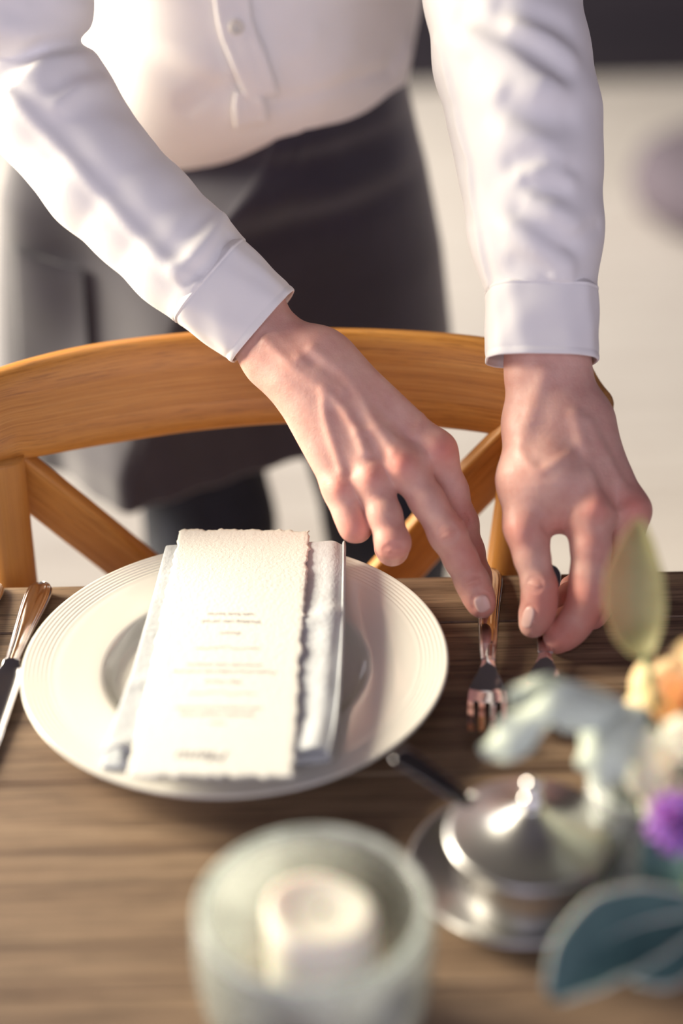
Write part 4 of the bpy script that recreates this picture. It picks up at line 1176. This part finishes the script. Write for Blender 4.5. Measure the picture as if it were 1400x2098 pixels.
tube('wick', [(0, 0, hz * 0.93), (0.0006, 0.0002, hz * 0.97), (0.0018, 0.0004, hz * 1.0)], 0.0011, MAT['wick'], cd, n=8, up=(0, 1, 0))

# ------------------------------------------------------------------ sugar bowl on its metal saucer, with spoon
sc_ = pz(1062, 1782, TZ + 0.010)
RS = 0.5 * 452 * dep(sc_) / FPX
sau = lathe('saucer', [(RS * a, b) for a, b in [(0, 0.0030), (0.40, 0.0030), (0.55, 0.0032), (0.66, 0.0046), (0.80, 0.0085), (0.93, 0.0126), (0.985, 0.0140), (1.0, 0.0136), (0.995, 0.0124), (0.93, 0.0105), (0.80, 0.0062), (0.66, 0.0022), (0.58, 0.0), (0, 0.0)]], MAT['brushed'], n=120)
sau.location = (sc_[0], sc_[1], TZ + 0.0003)
tag(sau, 'round brushed metal saucer under the lidded sugar bowl', 'saucer')
lc = pz(1086, 1706, TZ + 0.050)
RL = 0.5 * 342 * dep(lc) / FPX
sb = empty('sugar_bowl'); sb.location = (lc[0], lc[1], TZ + 0.0035)
tag(sb, 'brushed steel sugar bowl with a domed pointed lid', 'sugar bowl')
zl = 0.0445
lathe('bowl', [(0, 0.0), (RL * 0.70, 0.0), (RL * 0.76, 0.002), (RL * 0.82, 0.010), (RL * 0.90, 0.024), (RL * 0.945, 0.036), (RL * 0.95, zl - 0.002), (RL * 0.97, zl - 0.0015), (RL * 0.97, zl - 0.0005),
               (RL * 0.92, zl - 0.0005), (RL * 0.92, 0.036), (RL * 0.87, 0.024), (RL * 0.78, 0.010), (RL * 0.68, 0.003), (0, 0.003)], MAT['brushed'], sb, n=110)
# lid with a notch for the spoon
lp = [(1.0, 0.0), (1.012, 0.0012), (1.0, 0.0028), (0.95, 0.0040), (0.86, 0.0050), (0.70, 0.0068), (0.52, 0.0096), (0.36, 0.0136), (0.24, 0.0172), (0.16, 0.0195), (0.125, 0.0206)]
nl_ = 160; na = 110
prof = np.array([(a * RL, zl + b) for a, b in lp]); pf = catmull(prof, 40)
ang_n = atan2(0.62, -0.79)
V_, F_ = [], []
for i, (r_, z_) in enumerate(pf):
    for k in range(nl_):
        a = 2 * pi * k / nl_; V_.append((r_ * cos(a), r_ * sin(a), z_))
for i in range(len(pf) - 1):
    for k in range(nl_):
        a = 2 * pi * (k + 0.5) / nl_; da = (a - ang_n + pi) % (2 * pi) - pi
        rm = (pf[i][0] + pf[i + 1][0]) / 2
        if abs(da) * rm < 0.0052 and rm > RL * 0.80: continue
        F_.append((i * nl_ + k, i * nl_ + (k + 1) % nl_, (i + 1) * nl_ + (k + 1) % nl_, (i + 1) * nl_ + k))
lid = newmesh('lid', V_, F_, MAT['brushed'], sb); recalc(lid); solid(lid, 0.0012, -1.0)
zk = zl + 0.0202
lathe('knob', [(RL * 0.125, zk - 0.0008), (RL * 0.13, zk), (RL * 0.10, zk + 0.0016), (RL * 0.095, zk + 0.0022), (RL * 0.125, zk + 0.0038), (RL * 0.13, zk + 0.0056), (RL * 0.105, zk + 0.0076), (RL * 0.065, zk + 0.0088),
               (RL * 0.075, zk + 0.0100), (RL * 0.105, zk + 0.0120), (RL * 0.112, zk + 0.0146), (RL * 0.095, zk + 0.0172), (RL * 0.05, zk + 0.0188), (0, zk + 0.0192)], MAT['silver'], lid, n=48)
# teaspoon standing in the bowl, handle leaning out through the notch
zr = TZ + 0.0035 + zl
n0 = np.array((lc[0] + RL * 0.93 * cos(ang_n), lc[1] + RL * 0.93 * sin(ang_n), zr + 0.0035))
n1 = pd(812, 1541, dep(n0) + 0.012)
ts = empty('teaspoon'); tag(ts, 'small steel spoon, its handle tinted as if mirroring a dark ceiling, sticking out from under the sugar bowl lid', 'spoon')
ax = (n1 - n0) / np.linalg.norm(n1 - n0)
path = catmull([n0 - ax * 0.030 + np.array((0, 0, -0.004)), n0 - ax * 0.012 + np.array((0, 0, -0.0012)), n0, n0 + ax * np.linalg.norm(n1 - n0) * 0.5 + np.array((0, 0, 0.0012)), n1], 40)
tt = np.linspace(0, 1, 40)
hwid = np.interp(tt, [0, 0.35, 0.7, 0.93, 0.98, 1.0], [0.0034, 0.0042, 0.0066, 0.0078, 0.0062, 0.0016])
loft('handle', path, rrect(2, 2, 0.8, 6), MAT['dark_reflection_steel'], ts, up=(0, 0, 1), scale=np.stack([hwid, np.full(40, 0.0012)], 1))
bs_ = path[0]; dirb = -ax
Sb = np.linspace(0, 1, 24); wv = 0.0105 * np.sqrt(np.clip(1 - ((Sb - 0.55) / 0.56) ** 2, 0, 1)) + 0.0008
sdv = np.cross(ax, (0, 0, 1)); sdv /= np.linalg.norm(sdv)
cross = np.linspace(-1, 1, 13)
gp = np.array([[bs_ + dirb * 0.024 * s_ + sdv * w_ * c_ + np.array((0, 0, -0.010 * s_ - 0.0045 * (1 - c_ * c_) * sin(pi * min(1, s_ + 0.08)))) for c_ in cross] for s_, w_ in zip(Sb, wv)])
bo = grid('bowl', gp, MAT['silver'], ts); solid(bo, 0.001, 0)

# ------------------------------------------------------------------ crackle-glass vase and its flowers
vb = pz(1330, 1800, TZ)
RV_ = 0.0375; HV = 0.078
vz = empty('vase'); vz.location = (vb[0], vb[1], TZ)
tag(vz, 'small crackle-glass tumbler vase holding the peach and cream flowers', 'vase')
lathe('tumbler', [(a * RV_, b * HV) for a, b in [(0, 0), (0.86, 0), (0.93, 0.02), (0.97, 0.2), (1.0, 0.6), (1.02, 0.95)]] + [(a * RV_, b * HV) for a, b in [(0.94, 0.95), (0.92, 0.6), (0.89, 0.2), (0.84, 0.12), (0, 0.11)]], MAT['ice'], vz, n=80)
lathe('rim', [(a * RV_, b * HV) for a, b in [(1.02, 0.951), (1.02, 0.985), (0.99, 1.0), (0.955, 0.99), (0.94, 0.951), (1.02, 0.951)]], MAT['ice_rim'], vz, n=80)
VT = np.array((vb[0], vb[1], TZ + HV))
def petal_mat(name, inner, outer, rough=0.6):
    m = M(name, outer, rough); v = coords(m, 'Object')
    setc(m, ramp(m, noise(m, v, 38, 3, 0.6), [(0.3, inner), (0.7, outer)]))
    b = bsdf(m); b.inputs['Subsurface Weight'].default_value = 0.25; b.inputs['Subsurface Scale'].default_value = 0.006
    bump(m, noise(m, v, 300, 3, 0.6), 0.2, 0.0006); return m
MAT['peach'] = petal_mat('peach_petals', (0.83, 0.50, 0.22), (0.88, 0.64, 0.38))
MAT['cream'] = petal_mat('cream_petals', (0.90, 0.78, 0.54), (0.93, 0.87, 0.72))
MAT['violet'] = petal_mat('violet_petals', (0.26, 0.09, 0.42), (0.42, 0.19, 0.60))
MAT['felt'] = fabric('felted_silver_leaf', (0.58, 0.65, 0.54), 0.9, 1600, 0.6, 45, 0.12, 0.4)
MAT['olive'] = petal_mat('olive_leaf', (0.24, 0.23, 0.085), (0.37, 0.34, 0.16))
MAT['teal'] = petal_mat('blue_green_leaf', (0.035, 0.085, 0.085), (0.070, 0.145, 0.135))
for k_ in ('teal',): bsdf(MAT[k_]).inputs['Subsurface Weight'].default_value = 0.0
MAT['edge'] = petal_mat('pale_leaf_margin', (0.42, 0.52, 0.46), (0.55, 0.63, 0.55))
MAT['stem'] = M('green_stem', (0.10, 0.17, 0.07), 0.6)
def stem_to(root, p, seed):
    rnd = random.Random(seed)
    a = rnd.uniform(0, 6.28); r0 = RV_ * 0.45
    q = [np.asarray(p), VT * 0.55 + np.asarray(p) * 0.45 + np.array((0, 0, 0.012)), VT + np.array((cos(a) * r0 * 1.2, sin(a) * r0 * 1.2, 0.002)), np.array((vb[0] + cos(a + 2.5) * r0, vb[1] + sin(a + 2.5) * r0, TZ + 0.012))]
    return tube('stem', catmull(q, 18), 0.0016, MAT['stem'], root, n=8, up=(0.9, 0.1, 0.2))
def rose(name, c, R, axis, mat, label, cat, seed, group=None, rows_=5, ruffle=0.0, stem=True):
    rnd = random.Random(seed)
    root = empty(name); tag(root, label, cat, group)
    axis = np.asarray(axis, float); axis /= np.linalg.norm(axis)
    e1 = np.cross(axis, (0.3, 0.2, 0.9)); e1 /= np.linalg.norm(e1); e2 = np.cross(axis, e1)
    V, Fc = [], []
    for ring_ in range(rows_):
        f = (ring_ + 0.6) / rows_
        npet = 3 + ring_ + (ring_ > 2)
        for k in range(npet):
            a0 = 2 * pi * k / npet + ring_ * 1.1 + rnd.uniform(-0.15, 0.15)
            wid = (1.7 if ring_ else 1.9) * pi / npet * 1.5
            hgt = R * (0.95 + 0.12 * (1 - f)) * rnd.uniform(0.93, 1.05)
            b0 = len(V); nu, nv = 9, 9
            for i in range(nu):
                u = i / (nu - 1)
                for j in range(nv):
                    v = j / (nv - 1) * 2 - 1
                    open_ = f * (0.25 + 0.95 * u ** 1.3)
                    rad = R * (0.10 + 0.92 * open_ * (1 - 0.10 * v * v)) + R * 0.16 * f * max(0, u - 0.75) / 0.25 * f
                    aa = a0 + v * wid * (0.35 + 0.75 * sin(pi * min(1, 0.15 + 0.72 * u))) * 0.55
                    hh = hgt * (u ** 0.8) * (1 - 0.42 * f * f * u) * (1 - 0.10 * v * v * u) - R * 0.45
                    hh -= R * 0.22 * f * f * max(0, u - 0.7) / 0.3
                    rad += R * ruffle * sin(7 * v + k) * u * u; hh += R * ruffle * cos(5 * v + 2 * k) * u
                    V.append(np.asarray(c) + e1 * rad * cos(aa) + e2 * rad * sin(aa) + axis * hh)
            for i in range(nu - 1):
                for j in range(nv - 1):
                    a_ = b0 + i * nv + j; Fc.append((a_, a_ + 1, a_ + nv + 1, a_ + nv))
    o = newmesh('bloom', V, Fc, mat, root); solid(o, 0.0006, 0)
    base = np.asarray(c) - axis * R * 0.5
    if stem: stem_to(root, base, seed)
    # green sepals cup the base
    lathe_ = tube('calyx', [base - axis * 0.004, base + axis * R * 0.12], R * 0.10, MAT['stem'], root, R * 0.30, 14, up=e1)
    return root
def leaf(name, label, cat, mid, wid, nrm, mat, seed, cup=0.18, lobes=0, wave=0.0, group=None, edge=None, thick=0.0009, stem_from=None, stem=True, back=0.0):
    root = empty(name); tag(root, label, cat, group)
    mid = catmull(mid, 44); n = len(mid); t = np.linspace(0, 1, n)
    W = np.interp(t, np.linspace(0, 1, len(wid)), wid)
    T = np.gradient(mid, axis=0); T /= np.linalg.norm(T, axis=1)[:, None]
    nrm = np.asarray(nrm, float); nrm /= np.linalg.norm(nrm)
    Sd = np.cross(T, nrm); Sd /= np.linalg.norm(Sd, axis=1)[:, None]; Nn_ = np.cross(Sd, T)
    cr = np.linspace(-1, 1, 19)
    if lobes: W = W * (0.78 + 0.30 * np.abs(np.sin(pi * lobes * t)))
    P = []
    for i in range(n):
        row = []
        for c_ in cr:
            lb = 1.0
            w = W[i] * lb
            h = cup * w * (abs(c_) ** 1.6) + wave * math.sin(t[i] * 19 + (2 if c_ > 0 else 0) + seed) * abs(c_) ** 2 * 1.0
            sh = 0.25 * W[i] * abs(c_) if lobes else 0
            row.append(mid[i] + Sd[i] * w * c_ + Nn_[i] * h + T[i] * sh)
        P.append(row)
    P = np.array(P)
    o = grid('blade', P, mat, root); solid(o, thick, 0); subsurf(o, 1)
    if edge is not None:
        for k in (0, -1): tube('margin', P[1:-1:2, k] , 0.0011, edge, root, n=8, up=tuple(nrm))
    v_ = tube('midrib', mid[: n - 3] - Nn_[: n - 3] * 0.0003, 0.0013, mat if edge is None else edge, root, 0.0005, 8, up=tuple(nrm))
    if stem: stem_to(root, mid[0] if stem_from is None else stem_from, seed)
    return root
dv = dep(VT)
TOC = -DV                                   # towards the camera
rose('peach_rose', pd(1432, 1458, dv + 0.005), 0.0330, TOC + np.array((-0.35, 0.1, 0.35)), MAT['peach'], 'peach orange rose at the top of the bouquet', 'flower', 21)
rose('cream_rose', pd(1400, 1588, dv - 0.040), 0.0240, TOC + np.array((-0.4, -0.1, 0.1)), MAT['cream'], 'cream rose just below the peach rose', 'flower', 34, ruffle=0.03)
rose('violet_flower', pd(1392, 1686, dv - 0.056), 0.0138, TOC + np.array((-0.3, -0.2, 0.0)), MAT['violet'], 'small ruffled violet flower below the cream rose', 'flower', 45, rows_=4, ruffle=0.12)
def mm(px): return px * dv / FPX
leaf('olive_leaf', 'upright olive green leaf rising in front of the waiter\'s left hand', 'leaf',
     [pd(1322, 1345, dv + 0.02), pd(1308, 1290, dv + 0.028), pd(1300, 1210, dv + 0.03), pd(1304, 1130, dv + 0.03), pd(1312, 1062, dv + 0.034)],
     [mm(20), mm(52), mm(66), mm(62), mm(38), mm(4)], TOC + np.array((-0.15, 0, 0)), MAT['olive'], 3, cup=0.25)
leaf('silver_leaf', 'felted silver-green leaf arching left, its tip just above the sugar bowl', 'leaf',
     [pd(1330, 1490, dv - 0.02), pd(1240, 1455, dv - 0.03), pd(1150, 1445, dv - 0.036), pd(1085, 1480, dv - 0.036), pd(1040, 1520, dv - 0.034), pd(988, 1540, dv - 0.03)],
     [mm(16), mm(40), mm(48), mm(34), mm(40), mm(34), mm(8)], TOC + np.array((0, 0, 0.45)), MAT['felt'], 5, cup=-0.35, lobes=2, wave=0.0035, group='silver leaves')
leaf('silver_leaf', 'felted silver-green leaf curling up over the second fork', 'leaf',
     [pd(1310, 1480, dv - 0.012), pd(1220, 1440, dv - 0.012), pd(1140, 1415, dv - 0.015), pd(1070, 1420, dv - 0.018), pd(1042, 1440, dv - 0.02)],
     [mm(14), mm(30), mm(36), mm(26), mm(4)], TOC + np.array((0.1, 0, 0.9)), MAT['felt'], 8, cup=-0.3, wave=0.003, group='silver leaves')
leaf('silver_leaf', 'felted silver-green leaf drooping beside the cream rose behind the sugar bowl', 'leaf',
     [pd(1320, 1450, dv - 0.022), pd(1265, 1490, dv - 0.034), pd(1232, 1540, dv - 0.038), pd(1230, 1585, dv - 0.036), pd(1238, 1618, dv - 0.03)],
     [mm(24), mm(62), mm(64), mm(46), mm(6)], TOC + np.array((-0.6, 0, 0.25)), MAT['felt'], 13, cup=-0.45, lobes=2, wave=0.003, group='silver leaves')
leaf('silver_leaf', 'felted grey-green leaf tucked under the cream rose', 'leaf',
     [pd(1330, 1470, dv - 0.002), pd(1290, 1530, dv - 0.006), pd(1272, 1600, dv - 0.008), pd(1275, 1660, dv - 0.006)],
     [mm(24), mm(50), mm(48), mm(8)], TOC + np.array((0.7, 0, -0.2)), MAT['felt'], 17, cup=0.3, wave=0.003, group='silver leaves')
leaf('blue_green_leaf', 'dark blue-green leaf hanging over the vase below the violet flower', 'leaf',
     [pd(1385, 1680, dv - 0.035), pd(1368, 1740, dv - 0.044), pd(1362, 1810, dv - 0.046), pd(1372, 1890, dv - 0.044)],
     [mm(22), mm(48), mm(46), mm(10)], TOC + np.array((-0.3, 0, 0)), MAT['teal'], 23, cup=0.25, group='blue-green leaves')
dl_ = dv - 0.06
leaf('blue_green_leaf', 'large dark blue-green leaf with pale margins, its tip near the bottom right corner', 'leaf',
     [pd(1420, 1870, dl_), pd(1330, 1888, dl_ - 0.012), pd(1250, 1920, dl_ - 0.022), pd(1180, 1980, dl_ - 0.03), pd(1128, 2048, dl_ - 0.034)],
     [mm(30), mm(66), mm(78), mm(58), mm(6)], TOC + np.array((0.1, 0, 0.5)), MAT['teal'], 29, cup=0.3, group='blue-green leaves', edge=MAT['edge'])
leaf('blue_green_leaf', 'dark blue-green leaf with pale margins at the right edge, behind the largest leaf', 'leaf',
     [pd(1420, 1850, dl_ + 0.01), pd(1400, 1920, dl_), pd(1350, 1975, dl_ - 0.010), pd(1290, 2000, dl_ - 0.016)],
     [mm(30), mm(56), mm(46), mm(6)], TOC + np.array((0.3, 0, 0.2)), MAT['teal'], 31, cup=0.3, group='blue-green leaves', edge=MAT['edge'])
